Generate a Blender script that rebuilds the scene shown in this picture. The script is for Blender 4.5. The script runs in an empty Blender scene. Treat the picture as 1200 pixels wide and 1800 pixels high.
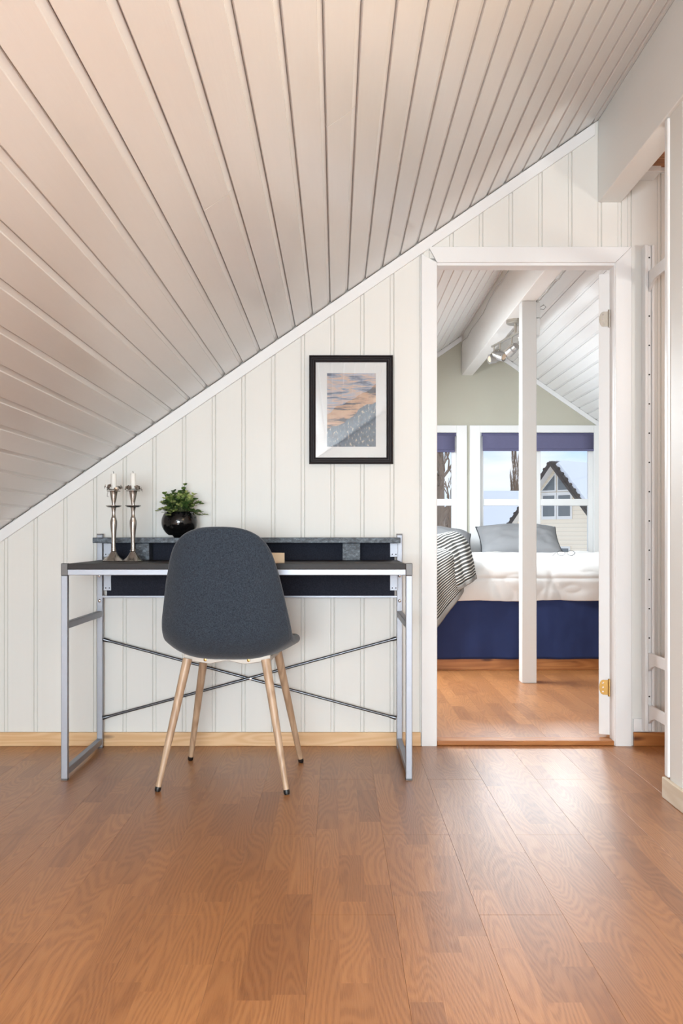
import bpy, math, random
from mathutils import Vector, Matrix, noise
random.seed(7)
sc = bpy.context.scene
R = math.radians

# ------------------------------------------------------------------ camera
F, VX, VY, H = 1650.0, 590.0, 940.0, 0.86      # focal length in px, vanishing point, eye height
cam_d = bpy.data.cameras.new('camera'); cam = bpy.data.objects.new('camera', cam_d)
sc.collection.objects.link(cam); sc.camera = cam
cam.location = (0, 0, H); cam.rotation_euler = (R(90), 0, 0)
cam_d.sensor_fit = 'HORIZONTAL'; cam_d.sensor_width = 36; cam_d.lens = F / 1200 * 36
cam_d.shift_x = (600 - VX) / 1200; cam_d.shift_y = (VY - 900) / 1200
cam_d.clip_start = 0.05; cam_d.clip_end = 500

# ------------------------------------------------------------------ world, sun, daylight, exposure
sc.view_settings.view_transform = 'Standard'; sc.view_settings.look = 'None'
sc.view_settings.gamma = 1; sc.view_settings.use_curve_mapping = False
sc.view_settings.exposure = 0.22
cy = sc.cycles                                       # light-path limits, to keep the render quick
cy.max_bounces = 5; cy.diffuse_bounces = 4; cy.glossy_bounces = 3; cy.transmission_bounces = 4; cy.transparent_max_bounces = 8
cy.caustics_reflective = False; cy.caustics_refractive = False; cy.adaptive_threshold = 0.05
w = bpy.data.worlds.new('sky'); sc.world = w; w.use_nodes = True
nt = w.node_tree; nt.nodes.clear()
def wn(t, **kw):
    n = nt.nodes.new(t)
    for k, v in kw.items(): setattr(n, k, v)
    return n
wo = wn('ShaderNodeOutputWorld'); wb = wn('ShaderNodeBackground'); tc = wn('ShaderNodeTexCoord')
sep = wn('ShaderNodeSeparateXYZ'); nt.links.new(tc.outputs['Generated'], sep.inputs[0])
gr = wn('ShaderNodeValToRGB'); nt.links.new(sep.outputs['Z'], gr.inputs[0])
gr.color_ramp.elements[0].position = 0.0; gr.color_ramp.elements[0].color = (0.80, 0.90, 1.0, 1)
gr.color_ramp.elements[1].position = 0.45; gr.color_ramp.elements[1].color = (0.44, 0.62, 0.95, 1)
e = gr.color_ramp.elements.new(0.10); e.color = (0.48, 0.70, 1.0, 1)
mp = wn('ShaderNodeMapping'); mp.inputs['Scale'].default_value = (3, 3, 14); nt.links.new(tc.outputs['Generated'], mp.inputs[0])
cn = wn('ShaderNodeTexNoise'); cn.inputs['Scale'].default_value = 2.2; cn.inputs['Detail'].default_value = 6
nt.links.new(mp.outputs[0], cn.inputs[0])
cr = wn('ShaderNodeValToRGB'); cr.color_ramp.elements[0].position = 0.34; cr.color_ramp.elements[1].position = 0.66
nt.links.new(cn.outputs[0], cr.inputs[0])
mx = wn('ShaderNodeMix', data_type='RGBA'); nt.links.new(cr.outputs[0], mx.inputs[0])
nt.links.new(gr.outputs[0], mx.inputs[6]); mx.inputs[7].default_value = (0.92, 0.95, 1.0, 1)
nt.links.new(mx.outputs[2], wb.inputs[0]); wb.inputs[1].default_value = 1.05
nt.links.new(wb.outputs[0], wo.inputs[0])

def lamp(name, typ, loc, energy, color=(1, 1, 1), rot=(0, 0, 0), **kw):
    d = bpy.data.lights.new(name, typ); d.energy = energy; d.color = color
    for k, v in kw.items(): setattr(d, k, v)
    o = bpy.data.objects.new(name, d); o.location = loc; o.rotation_euler = rot
    sc.collection.objects.link(o); return o
def aim(o, d): o.rotation_euler = Vector(d).to_track_quat('-Z', 'Y').to_euler()
# low hazy winter sun beyond the bedroom gable
sun = lamp('sun', 'SUN', (5, 20, 20), 1.75, (0.92, 0.97, 1.0), angle=R(15)); aim(sun, (-math.sin(R(12))*math.cos(R(15)), -math.cos(R(12))*math.cos(R(15)), -math.sin(R(15))))
# daylight through the window in the rear gable of the study (behind the camera)
rw = lamp('rear_window_daylight', 'AREA', (-0.38, -2.36, 0.98), 212, (0.81, 0.925, 1.0), shape='RECTANGLE', size=1.6, size_y=1.0); aim(rw, (0, 1, 0))
# unseen fill lights added under the left slope, one in each room
rs = lamp('study_slope_fill', 'AREA', (-0.92, -0.25, 1.10), 25, (0.81, 0.925, 1.0), shape='RECTANGLE', size=0.95, size_y=0.75); aim(rs, (0.565, 0, -0.825))
rb = lamp('bedroom_slope_fill', 'AREA', (-0.20, 5.9, 1.60), 104, (0.86, 0.945, 1.0), shape='RECTANGLE', size=1.4, size_y=0.85); aim(rb, (0.565, 0, -0.825))

# warm lamp in the study behind the viewer
lamp('study_warm_lamp', 'POINT', (0.80, 1.35, 1.82), 9, (1.0, 0.72, 0.44), shadow_soft_size=0.06)
lamp('hall_fill', 'POINT', (1.75, 2.7, 1.7), 13, (1.0, 0.95, 0.88), shadow_soft_size=0.08)  # added fill without a fitting, brightens the hall behind the partition

# ------------------------------------------------------------------ helpers
def lin(c):
    return tuple((v / 12.92 if v <= 0.04045 else ((v + 0.055) / 1.055) ** 2.4) for v in [x / 255 for x in c]) + (1.0,)
def at(px, py, Y): return Vector(((px - VX) * Y / F, Y, H - (py - VY) * Y / F))
def ax(px, Y): return (px - VX) * Y / F
def az(py, Y): return H - (py - VY) * Y / F

class MB:
    def __init__(s): s.v = []; s.f = []
    def add(s, vs, fs):
        b = len(s.v); s.v += [tuple(p) for p in vs]; s.f += [tuple(b + i for i in f) for f in fs]; return s
    def box(s, x0, x1, y0, y1, z0, z1, M=None):
        vs = [Vector(p) for p in ((x0,y0,z0),(x1,y0,z0),(x1,y1,z0),(x0,y1,z0),(x0,y0,z1),(x1,y0,z1),(x1,y1,z1),(x0,y1,z1))]
        if M is not None: vs = [M @ p for p in vs]
        return s.add(vs, [(0,3,2,1),(4,5,6,7),(0,1,5,4),(1,2,6,5),(2,3,7,6),(3,0,4,7)])
    def poly(s, pts, y0, y1, M=None):            # (x,z) outline extruded along y
        n = len(pts)
        vs = [Vector((p[0], y0, p[1])) for p in pts] + [Vector((p[0], y1, p[1])) for p in pts]
        if M is not None: vs = [M @ p for p in vs]
        fs = [tuple(range(n)), tuple(range(2*n-1, n-1, -1))] + [(i, i+n, (i+1) % n + n, (i+1) % n) for i in range(n)]
        return s.add(vs, fs)
    def tube(s, pts, rad, n=8, caps=True):
        pts = [Vector(p) for p in pts]; m = len(pts)
        if not hasattr(rad, '__len__'): rad = [rad] * m
        vs = []; up = None
        for i, p in enumerate(pts):
            d = (pts[min(i+1, m-1)] - pts[max(i-1, 0)]).normalized()
            if up is None:
                up = Vector((0,0,1)) if abs(d.z) < 0.9 else Vector((1,0,0))
            a = d.cross(up); 
            if a.length < 1e-6: a = d.cross(Vector((0.3,1,0.2)))
            a.normalize(); b = a.cross(d).normalized(); up = b
            for k in range(n):
                t = 2*math.pi*k/n
                vs.append(p + (a*math.cos(t) + b*math.sin(t)) * rad[i])
        fs = [(i*n+k, i*n+(k+1) % n, (i+1)*n+(k+1) % n, (i+1)*n+k) for i in range(m-1) for k in range(n)]
        if caps: fs += [tuple(range(n-1, -1, -1)), tuple((m-1)*n+k for k in range(n))]
        return s.add(vs, fs)
    def lathe(s, prof, c=(0,0,0), n=24, M=None):  # prof: (r, z)
        vs = []; m = len(prof)
        for r, z in prof:
            for k in range(n):
                t = 2*math.pi*k/n
                p = Vector((c[0]+r*math.cos(t), c[1]+r*math.sin(t), c[2]+z)); vs.append(M @ p if M is not None else p)
        fs = [(i*n+k, i*n+(k+1) % n, (i+1)*n+(k+1) % n, (i+1)*n+k) for i in range(m-1) for k in range(n)]
        fs += [tuple(range(n-1, -1, -1)), tuple((m-1)*n+k for k in range(n))]
        return s.add(vs, fs)
    def grid(s, fn, nu, nv):
        vs = [fn(i/nu, j/nv) for j in range(nv+1) for i in range(nu+1)]
        return s.add(vs, [(j*(nu+1)+i, j*(nu+1)+i+1, (j+1)*(nu+1)+i+1, (j+1)*(nu+1)+i) for j in range(nv) for i in range(nu)])
    def build(s, name, mat, parent=None, smooth=False, bevel=0, seg=2, origin=None, loc=None, sub=0, solid=0, fix=True):
        me = bpy.data.meshes.new(name)
        o0 = Vector(origin) if origin is not None else Vector((0,0,0))
        me.from_pydata([Vector(p) - o0 for p in s.v], [], s.f)
        if fix:
            import bmesh
            bm = bmesh.new(); bm.from_mesh(me); bmesh.ops.recalc_face_normals(bm, faces=bm.faces); bm.to_mesh(me); bm.free()
        me.materials.append(mat)
        o = link(name, me, parent)
        if loc is not None: o.location = loc
        elif origin is not None and parent is None: o.location = o0
        if bevel:
            b = o.modifiers.new('bevel', 'BEVEL'); b.width = bevel; b.segments = seg; b.limit_method = 'ANGLE'; b.angle_limit = R(35)
        if solid:
            q = o.modifiers.new('solid', 'SOLIDIFY'); q.thickness = solid; q.offset = 0
        if sub:
            q = o.modifiers.new('sub', 'SUBSURF'); q.levels = sub; q.render_levels = sub
        if smooth:
            for p in me.polygons: p.use_smooth = True
            if not sub: me.set_sharp_from_angle(angle=R(40))
        return o
def link(name, data, parent=None):
    o = bpy.data.objects.new(name, data); sc.collection.objects.link(o)
    if parent is not None: o.parent = parent
    return o
def tag(o, label, cat, group=None):
    o['label'] = label; o['category'] = cat
    if group: o['group'] = group
    return o
def struct(o, label=None):
    o['kind'] = 'structure'
    if label: o['label'] = label
    return o
def thing(name, loc, label, cat, group=None, rz=0):
    o = link(name, None); o.location = loc; o.rotation_euler = (0, 0, rz); o.empty_display_size = 0.1
    return tag(o, label, cat, group)

# ------------------------------------------------------------------ materials
class NT:
    def __init__(s, name):
        m = bpy.data.materials.new(name); m.use_nodes = True; s.m = m; s.t = m.node_tree
        s.b = s.t.nodes['Principled BSDF']
    def n(s, t, ins=None, **kw):
        q = s.t.nodes.new(t)
        for k, v in kw.items(): setattr(q, k, v)
        for k, v in (ins or {}).items(): s.set(q.inputs[k], v)
        return q
    def set(s, sock, v):
        if isinstance(v, bpy.types.NodeSocket): s.t.links.new(v, sock)
        else: sock.default_value = v
    def math(s, op, a, b=0.0, c=None):
        q = s.n('ShaderNodeMath', operation=op); s.set(q.inputs[0], a); s.set(q.inputs[1], b)
        if c is not None: s.set(q.inputs[2], c)
        return q.outputs[0]
    def vec(s, x, y, z): return s.n('ShaderNodeCombineXYZ', {0: x, 1: y, 2: z}).outputs[0]
    def noise(s, v, scale, detail=3, rough=0.5, dist=0.0):
        return s.n('ShaderNodeTexNoise', {'Vector': v, 'Scale': scale, 'Detail': detail, 'Roughness': rough, 'Distortion': dist}).outputs[0]
    def ramp(s, f, stops):
        q = s.n('ShaderNodeValToRGB'); s.set(q.inputs[0], f); els = q.color_ramp.elements
        els[0].position = stops[0][0]; els[0].color = stops[0][1]; els[1].position = stops[-1][0]; els[1].color = stops[-1][1]
        for p, c in stops[1:-1]: els.new(p).color = c
        return q.outputs[0]
    def mix(s, f, a, b, mode='MIX'):
        q = s.n('ShaderNodeMix', data_type='RGBA', blend_type=mode); s.set(q.inputs[0], f); s.set(q.inputs[6], a); s.set(q.inputs[7], b)
        return q.outputs[2]
    def pos(s): return s.n('ShaderNodeNewGeometry').outputs['Position']
    def obj(s): return s.n('ShaderNodeTexCoord').outputs['Object']
    def xyz(s, v):
        q = s.n('ShaderNodeSeparateXYZ', {0: v}); return q.outputs
    def mapping(s, v, sc_, rot=(0,0,0)): return s.n('ShaderNodeMapping', {'Vector': v, 'Scale': sc_, 'Rotation': rot}).outputs[0]
    def bump(s, h, strength=0.2, dist=0.002):
        q = s.n('ShaderNodeBump', {'Height': h, 'Strength': strength, 'Distance': dist}); s.set(s.b.inputs['Normal'], q.outputs[0])
    def p(s, **kw):
        for k, v in kw.items(): s.set(s.b.inputs[k.replace('_', ' ')], v)
        return s

def paint(name, rgb, rough=0.45, axis=2, var=0.04, bump=0.12, spec=0.5):
    """painted wood: faint brush grain along one axis"""
    t = NT(name); sv = [60, 60, 60]; sv[axis] = 4
    v = t.mapping(t.pos(), tuple(sv)); g = t.noise(v, 2.0, 4, 0.6)
    big = t.noise(t.pos(), 1.3, 2)
    c = lin(rgb); d = tuple(x*(1-var) for x in c[:3]) + (1,); l = tuple(min(1, x*(1+var*0.5)) for x in c[:3]) + (1,)
    t.p(Base_Color=t.mix(t.math('MULTIPLY_ADD', g, 0.5, t.math('MULTIPLY', big, 0.5)), d, l), Roughness=rough)
    t.b.inputs['Specular IOR Level'].default_value = spec
    t.bump(g, bump, 0.002); return t.m
def plain(name, rgb, rough=0.5, metal=0.0, var=0.0, scale=40, bump=0.0, spec=0.5, coords='obj'):
    t = NT(name); c = lin(rgb)
    t.p(Base_Color=c, Roughness=rough, Metallic=metal); t.b.inputs['Specular IOR Level'].default_value = spec
    if var or bump:
        g = t.noise(t.obj() if coords == 'obj' else t.pos(), scale, 4)
        if var: t.p(Base_Color=t.mix(g, tuple(x*(1-var) for x in c[:3])+(1,), tuple(min(1, x*(1+var)) for x in c[:3])+(1,)))
        if bump: t.bump(g, bump, 0.002)
    return t.m
def wood(name, light, dark, along=0, rings=22, rough=0.45, coords='pos', knots=False):
    t = NT(name); P = t.pos() if coords == 'pos' else t.obj()
    sv = [9, 9, 9]; sv[along] = 0.9
    v = t.mapping(P, tuple(sv)); n = t.noise(v, 1.2, 2, 0.5, 0.3)
    s_ = t.math('SINE', t.math('MULTIPLY', n, rings * 2.6)); fac = t.math('MULTIPLY_ADD', s_, 0.5, 0.5)
    sv2 = [260, 260, 260]; sv2[along] = 8
    fine = t.noise(t.mapping(P, tuple(sv2)), 1.0, 3)
    fac = t.math('MULTIPLY_ADD', fac, 0.6, t.math('MULTIPLY', fine, 0.4))
    col = t.mix(fac, lin(dark), lin(light))
    if knots:
        kv = [3.1, 3.1, 11]; 
        q = t.n('ShaderNodeTexVoronoi', {'Vector': t.mapping(P, tuple(kv)), 'Scale': 1.0})
        kf = t.ramp(q.outputs['Distance'], [(0.06, (1,1,1,1)), (0.15, (0,0,0,1))])
        col = t.mix(kf, col, lin((96, 52, 26)))
    t.p(Base_Color=col, Roughness=rough); t.bump(fine, 0.08, 0.001); return t.m
def glass(name, refl=0.08, tint=(1, 1, 1, 1)):
    m = bpy.data.materials.new(name); m.use_nodes = True; t = m.node_tree; t.nodes.clear()
    o = t.nodes.new('ShaderNodeOutputMaterial'); a = t.nodes.new('ShaderNodeBsdfTransparent'); g = t.nodes.new('ShaderNodeBsdfGlossy')
    g.inputs['Roughness'].default_value = 0.02; a.inputs[0].default_value = tint
    fr = t.nodes.new('ShaderNodeLayerWeight'); fr.inputs[0].default_value = 0.25
    md = t.nodes.new('ShaderNodeMath'); md.operation = 'MAXIMUM'; md.inputs[1].default_value = refl
    t.links.new(fr.outputs['Fresnel'], md.inputs[0])
    x = t.nodes.new('ShaderNodeMixShader'); t.links.new(md.outputs[0], x.inputs[0]); t.links.new(a.outputs[0], x.inputs[1]); t.links.new(g.outputs[0], x.inputs[2])
    t.links.new(x.outputs[0], o.inputs[0]); return m

def laminate():
    t = NT('oak_laminate'); X, Y, Z = t.xyz(t.pos())
    st = t.math('FLOOR', t.math('DIVIDE', t.math('SUBTRACT', X, 0.324), 0.06333))
    r1 = t.n('ShaderNodeTexWhiteNoise', {'W': st}, noise_dimensions='1D').outputs[0]
    wob = t.math('MULTIPLY', t.math('SINE', t.math('MULTIPLY', t.math('ADD', Y, t.math('MULTIPLY', r1, 9.0)), 4.3)), 0.16)
    yy = t.math('ADD', t.math('DIVIDE', t.math('ADD', Y, t.math('MULTIPLY', r1, 7.0)), 0.40), wob)
    cell = t.math('FLOOR', yy)
    wnz = t.n('ShaderNodeTexWhiteNoise', {'Vector': t.vec(st, cell, 3.3)}, noise_dimensions='3D'); rnd = wnz.outputs[0]
    v = t.vec(t.math('MULTIPLY', X, 9.0), t.math('MULTIPLY', Y, 1.15), t.math('MULTIPLY', rnd, 40.0))
    n = t.noise(v, 1.0, 1.5, 0.4, 0.25)
    ring = t.math('MULTIPLY_ADD', t.math('SINE', t.math('MULTIPLY', n, 180.0)), 0.5, 0.5)
    ring = t.math('POWER', ring, 1.6)
    fine = t.noise(t.vec(t.math('MULTIPLY', X, 420.0), t.math('MULTIPLY', Y, 22.0), t.math('MULTIPLY', rnd, 9.0)), 1.0, 3, 0.6)
    g = t.math('MULTIPLY_ADD', ring, 0.34, t.math('MULTIPLY', fine, 0.66))
    c1 = t.ramp(g, [(0.0, lin((136, 84, 46))), (0.45, lin((178, 120, 71))), (1.0, lin((191, 134, 84)))])
    tone = t.ramp(rnd, [(0.0, lin((220, 213, 208))), (0.5, lin((240, 237, 234))), (1.0, (1, 1, 1, 1))])
    t.p(Base_Color=t.mix(1.0, c1, tone, 'MULTIPLY'), Roughness=0.34)
    t.p(Coat_Weight=1.0, Coat_Roughness=0.41, Coat_IOR=1.45); t.b.inputs['Specular IOR Level'].default_value = 0.05
    hb = t.noise(t.vec(t.math('MULTIPLY', X, 260.0), t.math('MULTIPLY', Y, 18.0), 0.0), 1.0, 2, 0.5)
    q = t.n('ShaderNodeBump', {'Height': hb, 'Strength': 0.16, 'Distance': 0.002})
    t.set(t.b.inputs['Normal'], q.outputs[0]); t.set(t.b.inputs['Coat Normal'], q.outputs[0])
    return t.m

def art_print():
    t = NT('lake_print'); O = t.obj(); X, Y, Z = t.xyz(O)
    wv = t.noise(t.vec(t.math('MULTIPLY', X, 5), 0.0, t.math('MULTIPLY', Z, 42)), 1.4, 4, 0.6, 0.4)
    big = t.noise(t.vec(t.math('MULTIPLY', X, 9), 2.0, t.math('MULTIPLY', Z, 14)), 1.0, 2)
    d = t.math('ADD', t.math('MULTIPLY', t.math('SUBTRACT', Z, t.math('MULTIPLY', X, 0.62)), 3.2), t.math('MULTIPLY', big, 0.35))  # diagonal shore
    light = t.ramp(wv, [(0.38, lin((84, 96, 122))), (0.46, lin((150, 160, 182))), (0.51, lin((214, 180, 158))), (0.60, lin((170, 176, 194)))])
    mid = t.ramp(wv, [(0.43, lin((42, 50, 70))), (0.50, lin((190, 146, 116))), (0.60, lin((206, 166, 134)))])
    dark = t.ramp(t.noise(t.mapping(O, (120, 1, 60)), 1.0, 3), [(0.30, lin((52, 72, 94))), (0.58, lin((78, 104, 128))), (0.68, lin((196, 188, 176)))])
    a = t.ramp(d, [(0.0, (0,0,0,1)), (0.02, (1,1,1,1))]); f1 = t.math('GREATER_THAN', d, 0.30); f2 = t.math('GREATER_THAN', d, 0.10)
    t.p(Base_Color=t.mix(f1, t.mix(f2, dark, mid), light), Roughness=0.7); return t.m

def fabric(name, a, b, scale=900, rough=0.9, bump=0.25):
    t = NT(name); O = t.obj()
    n1 = t.noise(t.mapping(O, (1.0, 1.0, 0.25)), scale, 2, 0.7); n2 = t.noise(t.mapping(O, (0.2, 1, 1)), scale, 2, 0.7)
    f = t.math('MULTIPLY_ADD', n1, 0.6, t.math('MULTIPLY', n2, 0.4))
    t.p(Base_Color=t.ramp(f, [(0.36, lin(a)), (0.64, lin(b))]), Roughness=rough); t.b.inputs['Sheen Weight'].default_value = 0.25
    t.b.inputs['Specular IOR Level'].default_value = 0.2
    t.bump(f, bump, 0.0006); return t.m

def knit():
    t = NT('striped_knit'); u = t.n('ShaderNodeUVMap').outputs[0]; U, V, _ = t.xyz(u)
    s = t.math('SINE', t.math('MULTIPLY', V, 2*math.pi)); c = t.math('SINE', t.math('MULTIPLY', U, 2*math.pi*1.0))
    f = s
    col = t.ramp(t.math('MULTIPLY_ADD', f, 0.5, 0.5), [(0.52, lin((66, 66, 65))), (0.86, lin((190, 188, 182)))])
    t.p(Base_Color=col, Roughness=0.95); t.bump(f, 0.5, 0.003); return t.m

def siding():
    t = NT('cream_siding'); X, Y, Z = t.xyz(t.pos())
    fr = t.math('FRACT', t.math('DIVIDE', Z, 0.20))
    t.p(Base_Color=t.ramp(fr, [(0.0, lin((204, 186, 158))), (0.10, lin((252, 234, 206))), (1.0, lin((254, 238, 212)))]), Roughness=0.8); return t.m

def leafmat():
    t = NT('boxwood_leaf'); r = t.n('ShaderNodeAttribute', attribute_name='tone').outputs['Fac']
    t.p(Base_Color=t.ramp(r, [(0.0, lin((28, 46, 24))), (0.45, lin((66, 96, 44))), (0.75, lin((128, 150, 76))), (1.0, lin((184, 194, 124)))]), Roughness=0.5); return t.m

M = {}
M['wall'] = paint('white_wall_paint', (228, 226, 221), 0.5, 2, 0.03, 0.10)
M['ceil'] = paint('ceiling_paint', (228, 226, 224), 0.22, 1, 0.05, 0.10)
M['bedceil'] = paint('white_ceiling_paint', (240, 240, 239), 0.45, 1, 0.02, 0.06)
M['trim'] = paint('white_trim_paint', (234, 234, 234), 0.4, 2, 0.02, 0.05)
M['beam'] = paint('beam_paint', (236, 235, 232), 0.5, 1, 0.03, 0.1)
M['post'] = paint('post_paint', (214, 213, 210), 0.5, 2, 0.03, 0.1)
M['gable'] = plain('sage_grey_wall_paint', (190, 187, 172), 0.8, var=0.03, scale=6, coords='pos')
M['base'] = plain('plaster_backing', (205, 200, 194), 0.8)
M['groove'] = plain('ceiling_underlay', (190, 172, 156), 0.8)
M['pine'] = wood('pine_wood', (228, 192, 148), (210, 166, 118), 0, 24, 0.45, knots=True)
M['pine_dark'] = wood('oiled_pine_wood', (190, 128, 72), (160, 98, 50), 0, 20, 0.4, knots=True)
M['pine_pale'] = wood('whitewashed_pine', (226, 215, 196), (208, 190, 165), 1, 20, 0.45)
M['floor'] = laminate()
M['steel'] = plain('brushed_silver_steel', (156, 158, 165), 0.5, 0.8, 0.03, 60)
M['cap'] = plain('steel_corner_cap', (104, 102, 101), 0.5, 0.7)
M['darksteel'] = plain('dark_steel', (96, 98, 102), 0.3, 0.9)
M['chrome'] = plain('chrome', (220, 220, 222), 0.15, 1.0)
M['spot'] = plain('satin_spot_metal', (170, 168, 166), 0.45, 0.7)
M['black'] = plain('black_stained_board', (45, 47, 54), 0.5, var=0.15, scale=30)
M['blacktop'] = plain('black_desk_laminate', (44, 40, 40), 0.5, spec=0.25, var=0.1, scale=60)
t = NT('worn_black_wood'); O = t.obj(); a = t.noise(t.mapping(O, (30, 60, 60)), 2.0, 6, 0.75); 
t.p(Base_Color=t.ramp(a, [(0.42, lin((44, 48, 56))), (0.60, lin((92, 102, 112))), (0.72, lin((150, 158, 166)))]), Roughness=0.5); t.bump(a, 0.3, 0.002); M['worn'] = t.m
M['panel'] = fabric('navy_black_felt_panel', (28, 30, 40), (46, 49, 60), 700)
M['chair'] = fabric('blue_grey_upholstery', (26, 32, 42), (66, 76, 88), 650)
M['piping'] = plain('upholstery_seam', (34, 38, 44), 0.9)
M['oakleg'] = wood('oak_print_metal', (200, 172, 144), (164, 134, 108), 2, 26, 0.4, 'obj')
M['foot'] = plain('black_plastic_foot', (22, 22, 24), 0.4)
M['frame_pale'] = plain('pale_metal_underframe', (190, 182, 172), 0.4, 0.2)
M['pewter'] = plain('brushed_pewter', (176, 170, 164), 0.26, 0.95, 0.12, 50, 0.06)
M['wax'] = plain('white_candle_wax', (240, 238, 232), 0.5)
M['wick'] = plain('burnt_wick', (40, 36, 32), 0.9)
M['pot'] = plain('black_glazed_ceramic', (12, 12, 13), 0.12)
M['soil'] = plain('dark_soil', (40, 32, 26), 0.95)
M['leaf'] = leafmat()
M['stem'] = plain('green_stem', (78, 84, 48), 0.7)
M['box'] = wood('pale_birch_box', (226, 202, 172), (214, 186, 152), 0, 12, 0.55, 'obj')
M['frame'] = plain('dark_walnut_frame', (34, 28, 30), 0.55, var=0.2, scale=30, spec=0.2)
M['mat'] = plain('white_picture_mat', (236, 236, 236), 0.7)
M['print'] = art_print()
M['picglass'] = glass('picture_glass', 0.075)
M['glass'] = glass('window_glass', 0.05)
M['winframe'] = plain('white_window_paint', (238, 238, 237), 0.4)
M['duvet'] = plain('white_cotton', (220, 219, 217), 0.9, var=0.02, scale=5, bump=0.05)
M['pillow'] = plain('grey_cotton', (150, 151, 154), 0.9, var=0.05, scale=8)
M['pillow_edge'] = plain('charcoal_piping', (54, 55, 58), 0.9)
M['navy'] = plain('navy_cotton', (30, 46, 92), 0.85, var=0.14, scale=5, bump=0.05)
M['knit'] = knit()
M['knit_hem'] = plain('grey_knit_hem', (128, 126, 122), 0.95, var=0.08, scale=200)
M['blind'] = plain('violet_blind_fabric', (100, 99, 130), 0.85, var=0.05, scale=60)
M['nickel_dim_brass'] = plain('satin_nickel_dim_brass', (176, 170, 160), 0.35, 0.8)
M['brass'] = plain('aged_brass', (176, 138, 78), 0.32, 0.85)
M['plastic'] = plain('white_plastic', (226, 226, 224), 0.4)
M['cable'] = plain('grey_cable', (170, 168, 164), 0.5)
M['bulb'] = plain('frosted_bulb', (214, 190, 164), 0.5)
M['snow'] = plain('snow', (244, 245, 248), 0.9, var=0.03, scale=0.4, coords='pos')
M['siding'] = siding()
M['tiles'] = plain('dark_roof_tile', (58, 50, 46), 0.8, var=0.3, scale=3)
M['house_trim'] = plain('cream_house_trim', (240, 235, 226), 0.7)
M['house_glass'] = plain('dark_house_pane', (110, 116, 118), 0.12)
M['bark'] = plain('winter_bark', (134, 112, 92), 0.9, var=0.3, scale=4)
M['hole'] = plain('drill_hole', (40, 36, 34), 0.9)
M['wire'] = plain('eyeglass_metal', (70, 70, 72), 0.3, 0.8)

# ------------------------------------------------------------------ dimensions of the place
WY = 3.83                     # face of the panelled wall
WT = 3.895                    # its bedroom side
GY = 7.99                     # bedroom gable wall
RY = -2.42                    # rear gable of the study
XL, XR = -1.72, 2.75          # knee walls
XR_ = 1.124                   # ridge
sl = 0.685; ang = math.atan(sl)
def zl(x): return 1.819 + sl * x
def zr(x): return zl(XR_) - 0.69 * (x - XR_)
def zc(x): return zl(x) if x < XR_ else zr(x)

def boards(parent, name, mat, prof, O, U, N, L, u0, pitch, count, a, b, splits=None):
    """profiled boards side by side: prof is (u,n) across one board, L the run direction, a/b run limits (value or function of u)"""
    O, U, N, L = map(Vector, (O, U, N, L)); cache = {}
    fa = a if callable(a) else (lambda u: a); fb = b if callable(b) else (lambda u: b)
    for k in range(count):
        base = u0 + k * pitch
        runs = [(fa, fb)]
        if splits and k in splits:
            y = splits[k]; runs = [(fa, lambda u: y - 0.0012), (lambda u: y + 0.0012, fb)]
        for f0, f1 in runs:
            mb = MB(); n = len(prof); vs = []
            for f in (f0, f1):
                for (u, d) in prof:
                    uu = base + u; vs.append(O + U*uu + N*d + L*f(uu))
            fs = [(i, (i+1) % n, (i+1) % n + n, i + n) for i in range(n)] + [tuple(range(n)), tuple(range(2*n-1, n-1, -1))]
            const = not callable(a) and not callable(b) and len(runs) == 1
            if const and 'm' in cache:
                o = link(name, cache['m'], parent); o.location = U * (base - cache['b'])
            else:
                o = mb.add(vs, fs).build(name, mat, parent)
                if const and not cache: cache['m'] = o.data; cache['b'] = base
            if mat is not M['floor']: pass

# ------------------------------------------------------------------ floor
floor = struct(MB().box(XL-0.1, XR+0.1, RY-0.1, GY+0.1, -0.12, -0.012).build('floor', M['floor']))
PW, PL = 0.19, 1.176
cache = {}
for k in range(-11, 13):
    x0 = 0.324 + PW*k; x1 = x0 + PW
    if x1 < XL or x0 > XR: continue
    off = 2.124 if k % 2 == 0 else 2.69
    j = math.floor((RY - off) / PL)
    while off + j*PL < GY:
        y0, y1 = max(off + j*PL, RY), min(off + (j+1)*PL, GY); j += 1
        xa, xb = max(x0, XL), min(x1, XR)
        key = (round(y1-y0, 3), round(xb-xa, 3))
        if y1 - y0 < 0.02 or xb - xa < 0.02: continue
        if key not in cache:
            W_, L_ = xb-xa, y1-y0; g, c = 0.0001, 0.0004; mb = MB()
            ring = lambda i, z: [(i, i, z), (W_-i, i, z), (W_-i, L_-i, z), (i, L_-i, z)]
            mb.add(ring(g, -0.012) + ring(g, -c) + ring(g+c, 0),
                   [(0,1,5,4),(1,2,6,5),(2,3,7,6),(3,0,4,7),(4,5,9,8),(5,6,10,9),(6,7,11,10),(7,4,8,11),(8,9,10,11),(3,2,1,0)])
            o = mb.build('plank', M['floor'], floor); cache[key] = o.data
        else: o = link('plank', cache[key], floor)
        o.location = (xa, y0, 0)

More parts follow.
